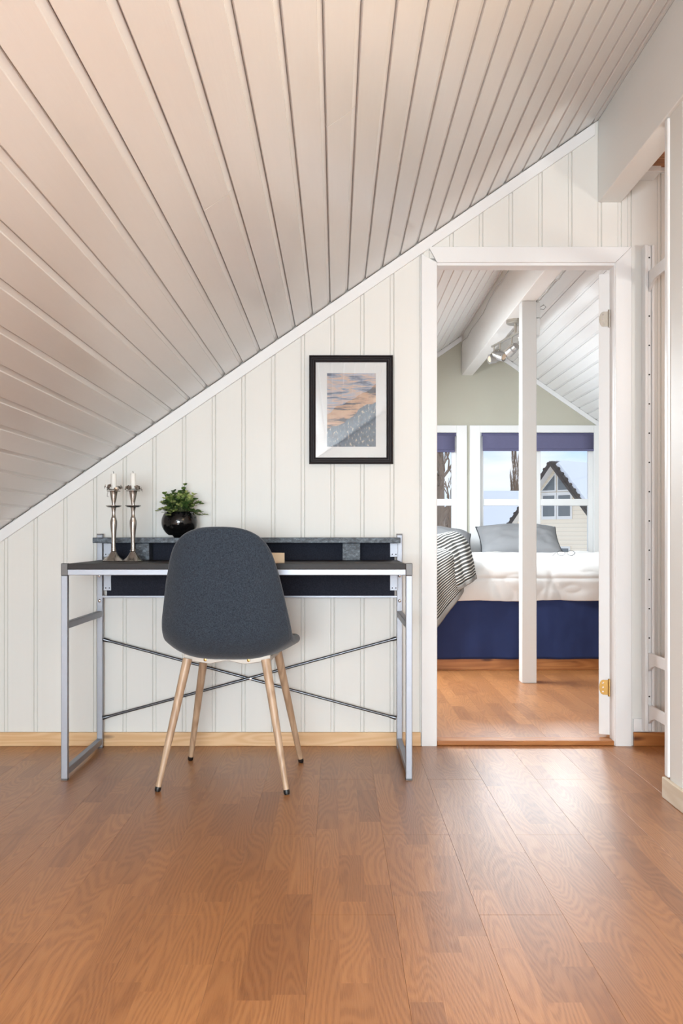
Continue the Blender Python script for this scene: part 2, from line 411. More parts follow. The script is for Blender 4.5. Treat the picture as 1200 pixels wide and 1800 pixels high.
# ------------------------------------------------------------------ panelled wall with the doorway
DX0, DX1, DZ = 0.413, 1.135, 1.957          # clear opening of the door
wb_ = MB()
xs0, xs1 = XL-0.1, XR+0.1
B0, B1 = WY+0.010, WT
wb_.poly([(xs0, 0), (DX0-0.02, 0), (DX0-0.02, zl(DX0-0.02)+0.05), (xs0, zl(xs0)+0.05)], B0, B1)
wb_.poly([(DX0-0.02, DZ+0.02), (DX1+0.02, DZ+0.02), (DX1+0.02, zc(DX1+0.02)+0.05), (XR_, zl(XR_)+0.05), (DX0-0.02, zl(DX0-0.02)+0.05)], B0, B1)
wb_.poly([(DX1+0.02, 0), (xs1, 0), (xs1, zr(xs1)+0.05), (DX1+0.02, zr(DX1+0.02)+0.05)], B0, B1)
wall_back = struct(wb_.build('wall_back', M['base']), 'white vertical board wall under the slope with a doorway')
P_ = 52.15 / (F/WY)
g0 = ax(14, WY)
def wprof(w_):
    return [(0.0, -0.010), (0.0, -0.006), (0.0018, 0), (w_-0.0165, 0), (w_-0.0150, -0.0045), (w_-0.0130, -0.0015), (w_-0.0035, -0.0015), (w_-0.0010, -0.006), (w_, -0.006), (w_, -0.010)]
x = g0 - 5*P_; seg = []
while x < XR:
    seg.append((x, x+P_)); x += P_
segs = []
for a, b in seg:
    for lo, hi in ((XL, 0.38), (0.38, 1.165), (1.165, XR)):
        p, q = max(a, lo), min(b, hi)
        if q - p > 0.004: segs.append((p, q, lo == 0.38))
for p, q, over in segs:
    w_ = q - p; prof = wprof(w_) if w_ > 0.03 else [(0, -0.01), (0, 0), (w_, 0), (w_, -0.01)]
    z0 = DZ+0.03 if over else 0.0
    if over and z0 > zc(p)-0.01 and z0 > zc(q)-0.01: continue
    boards(wall_back, 'board', M['wall'], prof, (0, WY, 0), (1,0,0), (0,-1,0), (0,0,1), p, 1, 1, (lambda u, z0=z0: z0), (lambda u, z0=z0: max(z0+0.001, zc(u)-0.002)))
# far side of the same wall (bedroom), never in view from here, plain boards
# sloping trim under the ceiling
def slope_trim(name, x0, x1, f, y0, y1, wid, label=None, drop=0.0, mat='trim'):
    h = wid / math.cos(ang)
    return struct(MB().poly([(x0, f(x0)-drop-h), (x1, f(x1)-drop-h), (x1, f(x1)-drop), (x0, f(x0)-drop)], y0, y1).build(name, M[mat], bevel=0.002), label)
slope_trim('trim_1', XL, 1.055, zl, WY-0.013, WY, 0.042, 'white sloping trim strip along the ceiling edge of the board wall', drop=0.004)

# skirting boards
struct(MB().box(XL, ax(739, WY), WY-0.014, WY, 0, 0.056).build('baseboard_back', M['pine'], bevel=0.003), 'knotty pine skirting board along the back wall')
struct(MB().box(ax(1112, WY), XR, WY-0.014, WY, 0, 0.056).build('baseboard_hall', M['pine_dark'], bevel=0.003), 'darker pine skirting board right of the doorway')
struct(MB().box(ax(1112, WY), ax(1143, WY), WY-0.010, WY, 0.058, 0.110).build('trim_2', M['trim'], bevel=0.0015), 'short white plinth piece above the skirting right of the doorway')

# ------------------------------------------------------------------ door: casing, jamb, leaf, threshold
door = link('door_1', None); struct(door, 'white door frame with the leaf swung open into the bedroom'); door.location = ((DX0+DX1)/2, WY, 0)
dorg = door.location.copy()
cl0, cl1 = ax(740, WY), ax(767, WY); cr0, cr1 = ax(1080, WY), ax(1108, WY); ct0, ct1 = az(463, WY), az(435.5, WY)
cy0, cy1 = WY-0.015, WY
MB().poly([(cl0, 0), (cl1, 0), (cl1, ct0), (cl0, min(ct1, zl(cl0)-0.055))], cy0, cy1).build('casing', M['trim'], door, bevel=0.002, origin=dorg)
MB().poly([(cr0, 0), (cr1, 0), (cr1, ct1), (cr0, ct0)], cy0, cy1).build('casing', M['trim'], door, bevel=0.002, origin=dorg)
MB().poly([(cl1+0.0006, ct0+0.0006), (cr0-0.0006, ct0+0.0006), (cr1-0.0006, ct1), (cl0+0.0006+(ct1-min(ct1, zl(cl0)-0.055)), ct1)], cy0, cy1).build('casing', M['trim'], door, bevel=0.002, origin=dorg)
MB().box(DX0-0.018, DX0, WY-0.004, WT, 0, DZ+0.018).build('jamb', M['trim'], door, bevel=0.002, origin=dorg)
MB().box(DX1, DX1+0.018, WY-0.004, WT, 0, DZ+0.018).build('jamb', M['trim'], door, bevel=0.002, origin=dorg)
MB().box(DX0, DX1, WY-0.004, WT, DZ, DZ+0.018).build('jamb', M['trim'], door, bevel=0.002, origin=dorg)
MB().box(DX0, DX1, WY-0.004, WT+0.005, 0.0, 0.020).build('threshold', M['pine_dark'], door, bevel=0.004, origin=dorg)
th = R(113); dvec = Vector((-math.cos(th), math.sin(th), 0)); nvec = Vector((-math.sin(th), -math.cos(th), 0))
piv = Vector((DX1, WT-0.002, 0))
Md = Matrix(((dvec.x, nvec.x, 0, piv.x), (dvec.y, nvec.y, 0, piv.y), (0, 0, 1, 0), (0, 0, 0, 1)))
leaf = MB().box(0, 0.70, 0.0, 0.044, 0.030, 1.945, Md).build('door_leaf', M['trim'], door, bevel=0.002, origin=dorg)
for zc_, mt in ((az(561, 3.9), 'nickel_dim_brass'), (az(1208, 3.9), 'brass')):  # same brass on both; upper greyer tone paints in its weaker light
    hm = MB(); pts = []
    for k in range(9): a = math.pi/2 - math.pi*k/8; pts.append((0.026+0.016*math.cos(-a+math.pi), zc_ + 0.016*math.sin(a)*2.0)) if False else None
    ol = [(0.004, zc_-0.031), (0.026, zc_-0.031)] + [(0.026+0.016*math.sin(math.pi*k/8), zc_-0.031*math.cos(math.pi*k/8)) for k in range(1, 8)] + [(0.026, zc_+0.031), (0.004, zc_+0.031)]
    # plate lies on the hinge edge of the leaf: local x' along the thickness (nvec), y' out of the edge (-dvec)
    Mh = Matrix(((nvec.x, -dvec.x, 0, piv.x), (nvec.y, -dvec.y, 0, piv.y), (0, 0, 1, 0), (0, 0, 0, 1)))
    hm.poly(ol, -0.0005, 0.0022, Mh)
    h_ = hm.build('hinge', M[mt], leaf, origin=dorg)
    MB().tube([piv + nvec*0.001 - dvec*0.005 + Vector((0,0,zc_-0.036)), piv + nvec*0.001 - dvec*0.005 + Vector((0,0,zc_+0.036))], 0.0055, 10).build('hinge_knuckle', M[mt], leaf, smooth=True, origin=dorg)
    sm = MB()
    for dz in (-0.018, 0.0, 0.018):
        c = piv + nvec*0.026 - dvec*0.0024 + Vector((0, 0, zc_+dz)); sm.tube([c, c - dvec*0.001], 0.0035, 10)
    s_ = sm.build('hinge_screws', M['chrome'], leaf, origin=dorg); s_['kind'] = 'stuff'

# ------------------------------------------------------------------ ceilings
ca, sa = math.cos(ang), math.sin(ang)
CP = 30.7/(F/WY)/ca                                   # board pitch along the slope
Ul, Nl = Vector((ca, 0, sa)), Vector((sa, 0, -ca))
O_l = Vector((0, 0, zl(0)))
u_first = ax(612, WY)/ca
def cprof(p):                                        # chamfered edge, open joint, square edge
    return [(0.0004, -0.014), (0.0004, -0.0008), (0.0012, 0.0), (p-0.0170, 0.0), (p-0.0150, -0.0022), (p-0.0024, -0.0052), (p-0.0020, -0.0075), (p-0.0004, -0.0075), (p-0.0004, -0.014)]
kmin = math.ceil((XL/ca - u_first)/CP); kmax = math.floor((1.066/ca - u_first)/CP)
ub = u_first + kmin*CP
roof = MB()
for (y0, y1) in ((RY-0.1, GY+0.1),):
    roof.add([O_l + Ul*u + Nl*n + Vector((0, y, 0)) for y in (y0, y1) for (u, n) in ((XL/ca-0.15, -0.014), (XR_/ca+0.02, -0.014), (XR_/ca+0.02, -0.12), (XL/ca-0.15, -0.12))],
             [(0,1,2,3), (7,6,5,4), (0,4,5,1), (1,5,6,2), (2,6,7,3), (3,7,4,0)])
ceil_l = struct(roof.build('ceiling_left', M['groove']), 'sloping board ceiling left of the ridge')
kj = lambda px_x: int(math.floor((px_x/ca - ub)/CP))
boards(ceil_l, 'board', M['ceil'], cprof(CP), O_l, Ul, Nl, (0,1,0), ub, CP, kmax-kmin, RY, WY-0.001, {kj(-0.25): 2.173, kj(0.03): 2.178, kj(-0.6): 0.9, kj(0.45): 1.2})
boards(ceil_l, 'bedroom_board', M['bedceil'], cprof(CP), O_l, Ul, Nl, (0,1,0), ub, CP, kmax-kmin, WT+0.001, GY-0.001)
# narrow last strip against the beam
st0 = ub + (kmax-kmin)*CP; st1 = 1.075/ca
if st1 - st0 > 0.02:
    boards(ceil_l, 'edge_board', M['ceil'], [(0.0008, -0.014), (0.0008, 0), (st1-st0, 0), (st1-st0, -0.014)], O_l, Ul, Nl, (0,1,0), st0, 1, 1, RY, WY-0.001)
    boards(ceil_l, 'edge_board', M['bedceil'], [(0.0008, -0.014), (0.0008, 0), (st1-st0, 0), (st1-st0, -0.014)], O_l, Ul, Nl, (0,1,0), st0, 1, 1, WT+0.001, GY-0.001)
ang2 = math.atan(0.69); c2, s2 = math.cos(ang2), math.sin(ang2)
Ur, Nr = Vector((c2, 0, -s2)), Vector((-s2, 0, -c2)); O_r = Vector((XR_, 0, zl(XR_)))
rr = MB(); ul = (XR-XR_)/c2
rr.add([O_r + Ur*u + Nr*n + Vector((0, y, 0)) for y in (RY-0.1, GY+0.1) for (u, n) in ((-0.02, -0.014), (ul+0.15, -0.014), (ul+0.15, -0.12), (-0.02, -0.12))],
       [(0,1,2,3), (7,6,5,4), (0,4,5,1), (1,5,6,2), (2,6,7,3), (3,7,4,0)])
ceil_r = struct(rr.build('ceiling_right', M['groove']), 'sloping board ceiling right of the ridge')
cnt = int((ul-0.03)/CP)
boards(ceil_r, 'bedroom_board', M['bedceil'], cprof(CP), O_r, Ur, Nr, (0,1,0), 0.03, CP, cnt, WT+0.001, GY-0.001)
boards(ceil_r, 'board', M['pine_dark'], cprof(CP), O_r, Ur, Nr, (0,1,0), 0.03, CP, cnt, RY, WY-0.001)

# ridge beam and post
BX0, BX1, BZ = 1.070, 1.163, 2.2156
beam = struct(MB().poly([(BX0, BZ), (BX1, BZ), (BX1, zr(BX1)), (XR_, zl(XR_)), (BX0, zl(BX0))], RY, WY-0.0005).build('ridge_beam', M['beam'], bevel=0.003), 'white painted ridge beam running above the study')
beam2 = struct(MB().poly([(BX0, BZ), (BX1, BZ), (BX1, zr(BX1)), (XR_, zl(XR_)), (BX0, zl(BX0))], WT+0.0005, GY).build('ridge_beam', M['beam'], bevel=0.003), 'white painted ridge beam running across the bedroom')
PY = 5.437
post = struct(MB().box(ax(917, PY), ax(943, PY), PY, PY+0.09, 0, BZ).build('support_post', M['post'], bevel=0.004), 'white square post standing in front of the bed')

# ------------------------------------------------------------------ right partition under the beam (study side)
EY = 3.078
RX = 1.082
wr = struct(MB().box(RX+0.010, 1.150, RY, EY-0.012, 0, BZ).build('wall_right', M['base']), 'white board partition below the ridge beam at right')
k = 0
y = EY - 0.030
while y > RY:
    y2 = max(y - P_, RY); w_ = y - y2
    prof = wprof(w_) if w_ > 0.03 else [(0, -0.01), (0, 0), (w_, 0), (w_, -0.01)]
    boards(wr, 'board', M['wall'], prof, (RX, 0, 0), (0, 1, 0), (-1, 0, 0), (0, 0, 1), y2, 1, 1, 0.0, BZ-0.001)
    y = y2
struct(MB().box(RX-0.006, 1.156, EY-0.032, EY, 0.07, BZ).build('trim_3', M['trim'], bevel=0.006, seg=3), 'white corner strip on the end of the right partition')
struct(MB().box(RX-0.014, RX, RY, EY, 0, 0.068).build('baseboard_right', M['pine_pale'], bevel=0.003), 'pale whitewashed skirting on the right partition')
# hall behind the partition, knee walls, rear gable
struct(MB().box(XR, XR+0.08, RY-0.1, GY+0.1, 0, zr(XR)+0.05).build('wall_hall', M['wall']))
struct(MB().box(XL-0.08, XL, RY-0.1, GY+0.1, 0, zl(XL)+0.05).build('wall_left', M['wall']))
rg = MB(); wx0, wx1, wz0, wz1 = -1.20, 0.45, 0.48, 1.48
def gab(mb, x0, x1, z0, y0, y1, z1=None):
    t_ = (lambda x: zc(x)+0.05) if z1 is None else (lambda x: z1)
    pts = [(x0, z0), (x1, z0), (x1, t_(x1))]
    if z1 is None and x0 < XR_ < x1: pts.append((XR_, t_(XR_)))
    pts.append((x0, t_(x0))); mb.poly(pts, y0, y1)
gab(rg, XL-0.1, wx0, 0, RY-0.1, RY); gab(rg, wx1, XR+0.1, 0, RY-0.1, RY); gab(rg, wx0, wx1, 0, RY-0.1, RY, wz0)
# head of the rear window follows the slope
rg.poly([(wx0, zl(wx0)-0.07), (wx0+0.75, wz1), (wx1, wz1), (wx1, zl(wx1)+0.05), (wx0, zl(wx0)+0.05)], RY-0.1, RY)
struct(rg.build('wall_rear', M['wall']))
slope_trim('trim_4', XL, 1.055, zl, RY, RY+0.013, 0.042, drop=0.004)

# ------------------------------------------------------------------ bedroom gable wall and windows
gs = F/GY
W2 = (ax(825, GY), ax(1061, GY)); W1 = (ax(820, GY)-(W2[1]-W2[0]), ax(820, GY))
wzt, wzb = az(748, GY), 0.52; CW, CH = 0.088, 0.062
gw = MB(); T0, T1 = GY, GY+0.14
holes = [(a+CW-0.01, b-CW+0.01) for a, b in (W1, W2)]; hz0, hz1 = wzb+0.05, wzt-CH+0.01
gab(gw, XL-0.1, holes[0][0], 0, T0, T1); gab(gw, holes[0][1], holes[1][0], 0, T0, T1); gab(gw, holes[1][1], XR+0.1, 0, T0, T1)
for a, b in holes:
    gab(gw, a, b, 0, T0, T1, hz0); gab(gw, a, b, hz1, T0, T1)
wall_far = struct(gw.build('wall_far', M['gable']), 'sage grey gable wall of the bedroom with two windows')
slope_trim('trim_5', XL, BX0, zl, GY-0.014, GY, 0.036, 'white sloping trim on the gable left of the beam', drop=0.002)
slope_trim('trim_6', BX1, XR, zr, GY-0.014, GY, 0.036, 'white sloping trim on the gable right of the beam', drop=0.002)
for wi, ((a, b), lab) in enumerate(((W1, 'white two-sash window behind the left pillow'), (W2, 'white two-sash window behind the post'))):
    win = link('window_%d' % (wi+1), None); win.location = ((a+b)/2, GY, wzb); struct(win, lab); og = win.location.copy()
    y0, y1 = GY-0.020, GY
    for (p0, p1, q0, q1) in ((a, a+CW, wzb, wzt), (b-CW, b, wzb, wzt), (a+CW, b-CW, wzt-CH, wzt), (a+CW, b-CW, wzb, wzb+0.06)):
        MB().box(p0, p1, y0, y1, q0, q1).build('casing', M['winframe'], win, bevel=0.003, origin=og)
    ia, ib, iz0, iz1 = a+CW-0.01, b-CW+0.01, hz0, hz1
    mid = (ia+ib)/2
    rv = MB(); rv.box(ia-0.004, ia+0.006, GY, GY+0.09, iz0, iz1); rv.box(ib-0.006, ib+0.004, GY, GY+0.09, iz0, iz1); rv.box(ia, ib, GY, GY+0.09, iz1-0.006, iz1+0.004); rv.box(ia, ib, GY, GY+0.09, iz0-0.004, iz0+0.006)
    rv.build('window_lining', M['winframe'], win, origin=og)
    for s0, s1 in ((ia+0.006, mid), (mid, ib-0.006)):
        f0, f1 = GY+0.035, GY+0.075; sw = 0.040; bz0, bz1 = az(889, GY+0.05), az(877, GY+0.05)
        sash = MB(); sash.box(s0, s0+sw, f0, f1, iz0, iz1); sash.box(s1-sw, s1, f0, f1, iz0, iz1); sash.box(s0+sw, s1-sw, f0, f1, iz1-sw, iz1); sash.box(s0+sw, s1-sw, f0, f1, iz0, iz0+0.06)
        so = sash.build('sash', M['winframe'], win, bevel=0.003, origin=og)
        MB().box(s0+sw, s1-sw, f0+0.004, f1-0.004, bz0, bz1).build('glazing_bar', M['winframe'], so, bevel=0.004, origin=og)
        for q0, q1 in ((iz0+0.06, bz0), (bz1, iz1-sw)):
            MB().box(s0+sw-0.004, s1-sw+0.004, f0+0.018, f0+0.022, q0-0.004, q1+0.004).build('pane', M['glass'], so, origin=og)

def blind(x0, x1, z0, z1, y, label):
    t_ = thing('roller_blind', ((x0+x1)/2, y, z0), label, 'blind', 'half-rolled bedroom blinds'); og = t_.location.copy()
    MB().tube([(x0-0.012, y, z1-0.016), (x1+0.012, y, z1-0.016)], 0.016, 14).build('roller', M['blind'], t_, smooth=True, origin=og)
    MB().grid(lambda u, v: Vector((x0+(x1-x0)*u, y-0.0155+0.003*math.sin(v*3), z1-0.016+(z0+0.008-z1+0.016)*v)), 8, 6).build('fabric', M['blind'], t_, solid=0.0012, smooth=True, origin=og)
    MB().box(x0, x1, y-0.022, y-0.008, z0, z0+0.018).build('hem_bar', M['blind'], t_, bevel=0.005, origin=og)
    for xx in (x0-0.020, x1+0.012): MB().box(xx, xx+0.008, y-0.018, y+0.018, z1-0.036, z1).build('bracket', M['plastic'], t_, bevel=0.001, origin=og)
by = GY+0.012
blind(W1[0]+CW+0.025, ax(799, GY), az(795, GY), hz1-0.006, by, 'violet-grey roller blind at the top of the left bedroom window')
blind(ax(848, GY), ax(1044, GY), az(793, GY), hz1-0.006, by, 'wide violet-grey roller blind at the window behind the post')

# invented roof windows: frames round the fill lights, no opening in the slope
def fill_light_frame(n, cx, cy, sx, sy):
    o = link('window_%d' % n, None); o.location = (cx, cy, zl(cx)); struct(o, 'white frame added round the fill light under the left slope'); og = o.location.copy()
    def pt(u, y, n_): return O_l + Ul*(cx/ca+u) + Nl*n_ + Vector((0, cy+y, 0))
    for (u0, u1, y0, y1) in ((-sy/2-0.06, -sy/2, -sx/2-0.06, sx/2+0.06), (sy/2, sy/2+0.06, -sx/2-0.06, sx/2+0.06), (-sy/2, sy/2, -sx/2-0.06, -sx/2), (-sy/2, sy/2, sx/2, sx/2+0.06)):
        vs = [pt(u, y, n_) for n_ in (0.001, 0.10) for (u, y) in ((u0, y0), (u1, y0), (u1, y1), (u0, y1))]
        MB().add(vs, [(0,1,2,3), (7,6,5,4), (0,4,5,1), (1,5,6,2), (2,6,7,3), (3,7,4,0)]).build('frame', M['winframe'], o, bevel=0.004, origin=og)
fill_light_frame(3, -0.88, -0.25, 0.97, 0.80)
fill_light_frame(4, -0.15, 5.9, 1.44, 0.90)

# ------------------------------------------------------------------ bed
BF, BHd = 5.962, 7.90
BX_0, BX_1 = 0.40, 2.14
bed = thing('bed', ((BX_0+BX_1)/2, (BF+BHd)/2, 0), 'wide bed with navy valance and pine plinth behind the post', 'bed'); og = bed.location.copy()
pl = MB(); pl.box(BX_0+0.01, BX_1-0.01, BF, BF+0.025, 0, 0.078); pl.build('plinth', M['pine_dark'], bed, bevel=0.003, origin=og)
for xx in (BX_0+0.01, BX_1-0.035): MB().box(xx, xx+0.025, BF+0.026, BHd, 0, 0.078).build('plinth', M['pine_dark'], bed, origin=og)
MB().box(BX_0+0.03, BX_1-0.03, BF+0.03, BHd, 0.08, 0.40).build('bed_base', M['navy'], bed, bevel=0.01, origin=og)
MB().box(BX_0+0.02, BX_1-0.02, BF+0.03, BHd, 0.401, 0.60).build('mattress', M['duvet'], bed, bevel=0.04, seg=3, origin=og)
def val(u, v):
    x = BX_0 + (BX_1-BX_0)*u; z = 0.50 - 0.428*v
    d = 0.010*math.sin(x*23+1.3*math.sin(x*7))*v + 0.012*noise.noise(Vector((x*5, z*4, 2.0))) + 0.004*noise.noise(Vector((x*22, z*9, 5.0)))
    z2 = z + (0.004*noise.noise(Vector((x*6, 0, 9))) if v > 0.95 else 0)
    return Vector((x, BF-0.012 - d*0.8, z2))
MB().grid(val, 120, 24).build('valance', M['navy'], bed, smooth=True, solid=0.003, origin=og)
MB().grid(lambda u, v: Vector((BX_0 + 0.002*math.sin(u*40), BF + (BHd-BF)*u, 0.50-0.42*v)), 40, 6).build('valance', M['navy'], bed, smooth=True, solid=0.003, origin=og)
MB().grid(lambda u, v: Vector((BX_1 - 0.002*math.sin(u*40), BF + (BHd-BF)*u, 0.50-0.42*v)), 40, 6).build('valance', M['navy'], bed, smooth=True, solid=0.003, origin=og)

# duvet: hangs over the foot of the bed
prof = [(5.925, 0.444), (5.918, 0.50), (5.915, 0.56), (5.925, 0.615), (5.96, 0.665), (6.03, 0.700), (6.15, 0.715), (6.35, 0.722), (6.7, 0.722), (7.1, 0.72), (7.45, 0.715), (7.62, 0.69), (7.66, 0.63)]
def pl_at(pts, t):
    f = t*(len(pts)-1); i = min(int(f), len(pts)-2); f -= i
    g = lambda k: Vector(pts[max(0, min(len(pts)-1, k))] if len(pts[0]) == 3 else (*pts[max(0, min(len(pts)-1, k))], 0))
    p0, p1, p2, p3 = g(i-1), g(i), g(i+1), g(i+2)
    return 0.5*((2*p1) + (p2-p0)*f + (2*p0-5*p1+4*p2-p3)*f*f + (3*p1-p0-3*p2+p3)*f**3)
DX_0, DX_1 = 0.36, 2.18
def duv(u, v):
    p = pl_at(prof, v); x = DX_0 + (DX_1-DX_0)*u
    e = min(u, 1-u)*(DX_1-DX_0)
    side = max(0.0, 1 - e/0.10)
    w1 = noise.noise(Vector((x*3.0, p.x*2.2, p.y*3))) * 0.026 + noise.noise(Vector((x*7+6*p.y, p.x*6, p.y*5))) * 0.016 - 0.010*(1 - abs(noise.noise(Vector((x*4.5+2*p.x, p.x*3.5, p.y*8)))))**6
    # gathered creases running down the hanging edge
    cre = 0.0
    for cx, zc0 in ((0.98, 0.60), (1.36, 0.60), (1.80, 0.61)):
        dx = x - cx - (0.60-p.y)*0.45
        cre += -0.009*math.exp(-(dx/0.020)**2)*(1 if p.x < 6.0 else 0)*max(0, min(1, (0.66-p.y)/0.1))
        dx = x - cx + (0.60-p.y)*0.20
        cre += -0.007*math.exp(-(dx/0.016)**2)*(1 if p.x < 6.0 else 0)*max(0, min(1, (0.66-p.y)/0.1))
    seam = -0.009*math.exp(-((p.y-0.585)/0.010)**2)*(1 if p.x < 6.0 else 0)
    nz = 1.0 if p.x > 6.0 else 0.0
    k = 0.0 if v < 0.001 else 1
    hemz = 0.010*noise.noise(Vector((x*4, 0, 3))) if p.y < 0.50 and p.x < 6 else 0
    return Vector((x, p.x - (w1+cre+seam)*(1-nz)*0.9, p.y + w1*nz*0.8 - side*side*0.10 + hemz))
dv = MB().grid(duv, 150, 90).build('duvet', M['duvet'], None, smooth=True, solid=0.012, origin=(1.27, 6.8, 0.60))
tag(dv, 'rumpled white duvet spread over the navy bed', 'duvet')

# pillows: soft cushions with a pinched, piped edge
def pillow(loc, w_, h_, d_, tilt, rz, rx, label, wr=1.0, seed=0):
    t_ = thing('pillow', loc, label, 'pillow', 'grey bed pillows'); t_.rotation_euler = (R(tilt), R(rx), R(rz))
    def shp(s):
        def fn(u, v):
            a, b = u*2-1, v*2-1
            e = max(0, (1-abs(a)**2.6))**0.5 * max(0, (1-abs(b)**2.6))**0.5
            pin = 1 - 0.06*(1-abs(a)**2)*abs(b)**3
            x = a*w_/2*(1-0.05*(1-b*b)*abs(a)**3); z = b*h_/2*pin
            y = s*d_/2*e + 0.016*wr*noise.noise(Vector((a*3+seed, b*3, s)))*e + 0.006*noise.noise(Vector((a*9, b*6+seed, s)))*e
            return Vector((x, y, z + h_/2))
        return fn
    m = MB().grid(shp(-1), 36, 26).grid(shp(1), 36, 26)
    m.build('pillow_body', M['pillow'], t_, smooth=True)
    ed = [shp(1)(u, v) for u, v in [(i/20, 0) for i in range(20)] + [(1, i/16) for i in range(16)] + [(1-i/20, 1) for i in range(20)] + [(0, 1-i/16) for i in range(17)]]
    MB().tube(ed, 0.0045, 6).build('piping', M['pillow_edge'], t_, smooth=True)
    return t_
pillow((ax(918, 7.62), 7.60, 0.690), 0.67, 0.40, 0.20, -54, 0, 0, 'grey pillow with charcoal piping leaning on the window behind the post', seed=1)
pillow((ax(752, 7.55), 7.46, 0.685), 0.70, 0.40, 0.24, -60, -3, 3, 'plump grey pillow behind the striped throw, nearest the left door jamb', seed=5)

# striped knitted throw slung over the corner of the bed
def throw():
    t_ = thing('knitted_throw', (0.62, 5.93, 0.72), 'grey and white striped knitted throw slung over the bed corner', 'blanket'); og = t_.location.copy()
    def mk(fn, nu, nv, name, mat, su, sv, parent, solid=0.012):
        mb = MB().grid(fn, nu, nv); o = mb.build(name, mat, parent, smooth=True, origin=og, sub=1, solid=solid, fix=False)
        uv = o.data.uv_layers.new(name='UVMap'); 
        for lp in o.data.loops:
            i = lp.vertex_index; uv.data[lp.index].uv = ((i % (nu+1))/nu*su, (i//(nu+1))/nv*sv)
        return o
    # the hanging cloth: v from the top of the bed down the front, lower edge runs diagonally
    def hang(lo, hi):
        def fn(u, v):
            x = 0.30 + 0.52*u
            v = lo + (hi-lo)*v
            zb = 0.13 + 0.36*max(0, (u-0.30)/0.7)**1.3 + 0.04*u
            ln = 0.35 + (0.765-zb)
            s = v*ln
            if s < 0.28: y, z = 6.26 - s, 0.770 + 0.012*math.sin(x*20)
            else:
                q = s - 0.28; a_ = min(1.0, q/0.11)
                y = 5.98 - 0.085*math.sin(a_*math.pi/2); z = 0.770 - 0.07*(1-math.cos(a_*math.pi/2)) - max(0, q-0.11)
                y -= 0.0
            x += 0.05*max(0, 0.75-z) - 0.03*v
            y -= 0.022 + 0.016*math.sin(x*38 + z*9) + 0.01*noise.noise(Vector((x*9, z*6, 1)))
            return Vector((x, y, z))
        return fn
    mk(hang(0, 0.93), 30, 50, 'throw_cloth', M['knit'], 26, 40, t_)
    mk(hang(0.93, 1.0), 30, 4, 'hem', M['knit_hem'], 1, 1, t_, 0.014)
    # a fold turned over on top that falls to the right
    path = [(0.55, 6.16, 0.772), (0.60, 6.05, 0.83), (0.665, 5.98, 0.852), (0.735, 5.935, 0.80), (0.775, 5.892, 0.70), (0.800, 5.868, 0.60), (0.822, 5.862, 0.548)]
    def fold(lo, hi):
        def fn(u, v):
            t = lo + (hi-lo)*v; p = pl_at(path, t)
            w_ = 0.13 + 0.05*math.sin(t*math.pi)
            d = Vector((0.80, -0.05, 0.30 + 0.25*t)).normalized()
            off = (u-0.5)*w_*1.1
            bulge = 0.030*math.cos((u-0.5)*math.pi*1.1)
            q = p + d*off + Vector((0.15, -1, 0.12))*bulge
            q.y -= 0.010*math.sin(u*15+t*5)
            q.z -= 0.05*max(0, u-0.5)*(1-t)
            return q
        return fn
    mk(fold(0, 0.90), 18, 36, 'throw_fold', M['knit'], 12, 26, t_, 0.016)
    mk(fold(0.90, 1.0), 18, 5, 'fold_hem', M['knit_hem'], 1, 1, t_, 0.018)
throw()

# eyeglasses on the duvet
gl = thing('eyeglasses', (ax(995, 6.15), 6.15, 0.728), 'thin wire eyeglasses lying on the white duvet', 'eyeglasses')
gl.rotation_euler = (R(-18), 0, R(8))
for s in (-1, 1):
    c = Vector((s*0.034, 0, 0.012)); ring = [c + Vector((0.027*math.cos(t)*(1 if abs(math.cos(t)) < 0.8 else 0.97), 0, 0.017*math.sin(t))) for t in [2*math.pi*k/20 for k in range(21)]]
    r_ = MB().tube(ring, 0.0012, 6).build('rim', M['wire'], gl, smooth=True)
    MB().lathe([(0.0, 0), (0.026, 0.0), (0.026, 0.0008), (0.0, 0.0008)], n=20, M=Matrix.Translation(c) @ Matrix.Rotation(R(90), 4, 'X') @ Matrix.Diagonal((1, 0.63, 1, 1))).build('lens', M['glass'], r_)
    MB().tube([(s*0.062, 0, 0.016), (s*0.068, 0.01, 0.017), (s*0.066, 0.10, 0.015), (s*0.062, 0.13, 0.004)], 0.0012, 6).build('temple', M['wire'], gl, smooth=True)
MB().tube([(-0.008, 0, 0.016), (0, -0.003, 0.020), (0.008, 0, 0.016)], 0.0012, 6).build('bridge', M['wire'], gl, smooth=True)

# ------------------------------------------------------------------ spotlight bar, junction boxes, cable
SY = 5.93
tl = thing('spotlight_bar', (ax(903, SY)+0.01, SY, BZ), 'brushed metal spotlight bar under the bedroom ridge beam', 'spotlight'); og = tl.location.copy(); tx = og.x
MB().lathe([(0.0, 0), (0.058, 0.0), (0.058, -0.020), (0.050, -0.026), (0.0, -0.026)], og, 28).build('canopy', M['nickel_dim_brass'], tl, smooth=True, origin=og)
MB().tube([(tx, SY, BZ-0.026), (tx, SY, BZ-0.085)], 0.009, 12).build('stem', M['nickel_dim_brass'], tl, smooth=True, origin=og)
b0 = Vector((ax(865, 6.32), 6.32, BZ-0.090)); b1 = Vector((tx, SY, BZ-0.090)); b2 = b1 + (b1-b0)*0.55
bd = (b0-b1).normalized(); bs = Vector((bd.y, -bd.x, 0))
MB().add([p + bs*a + Vector((0,0,c)) for p in (b0, b2) for a, c in ((-0.009,-0.006), (0.009,-0.006), (0.009,0.006), (-0.009,0.006))], [(0,1,2,3), (7,6,5,4), (0,4,5,1), (1,5,6,2), (2,6,7,3), (3,7,4,0)]).build('bar', M['nickel_dim_brass'], tl, bevel=0.002, origin=og)
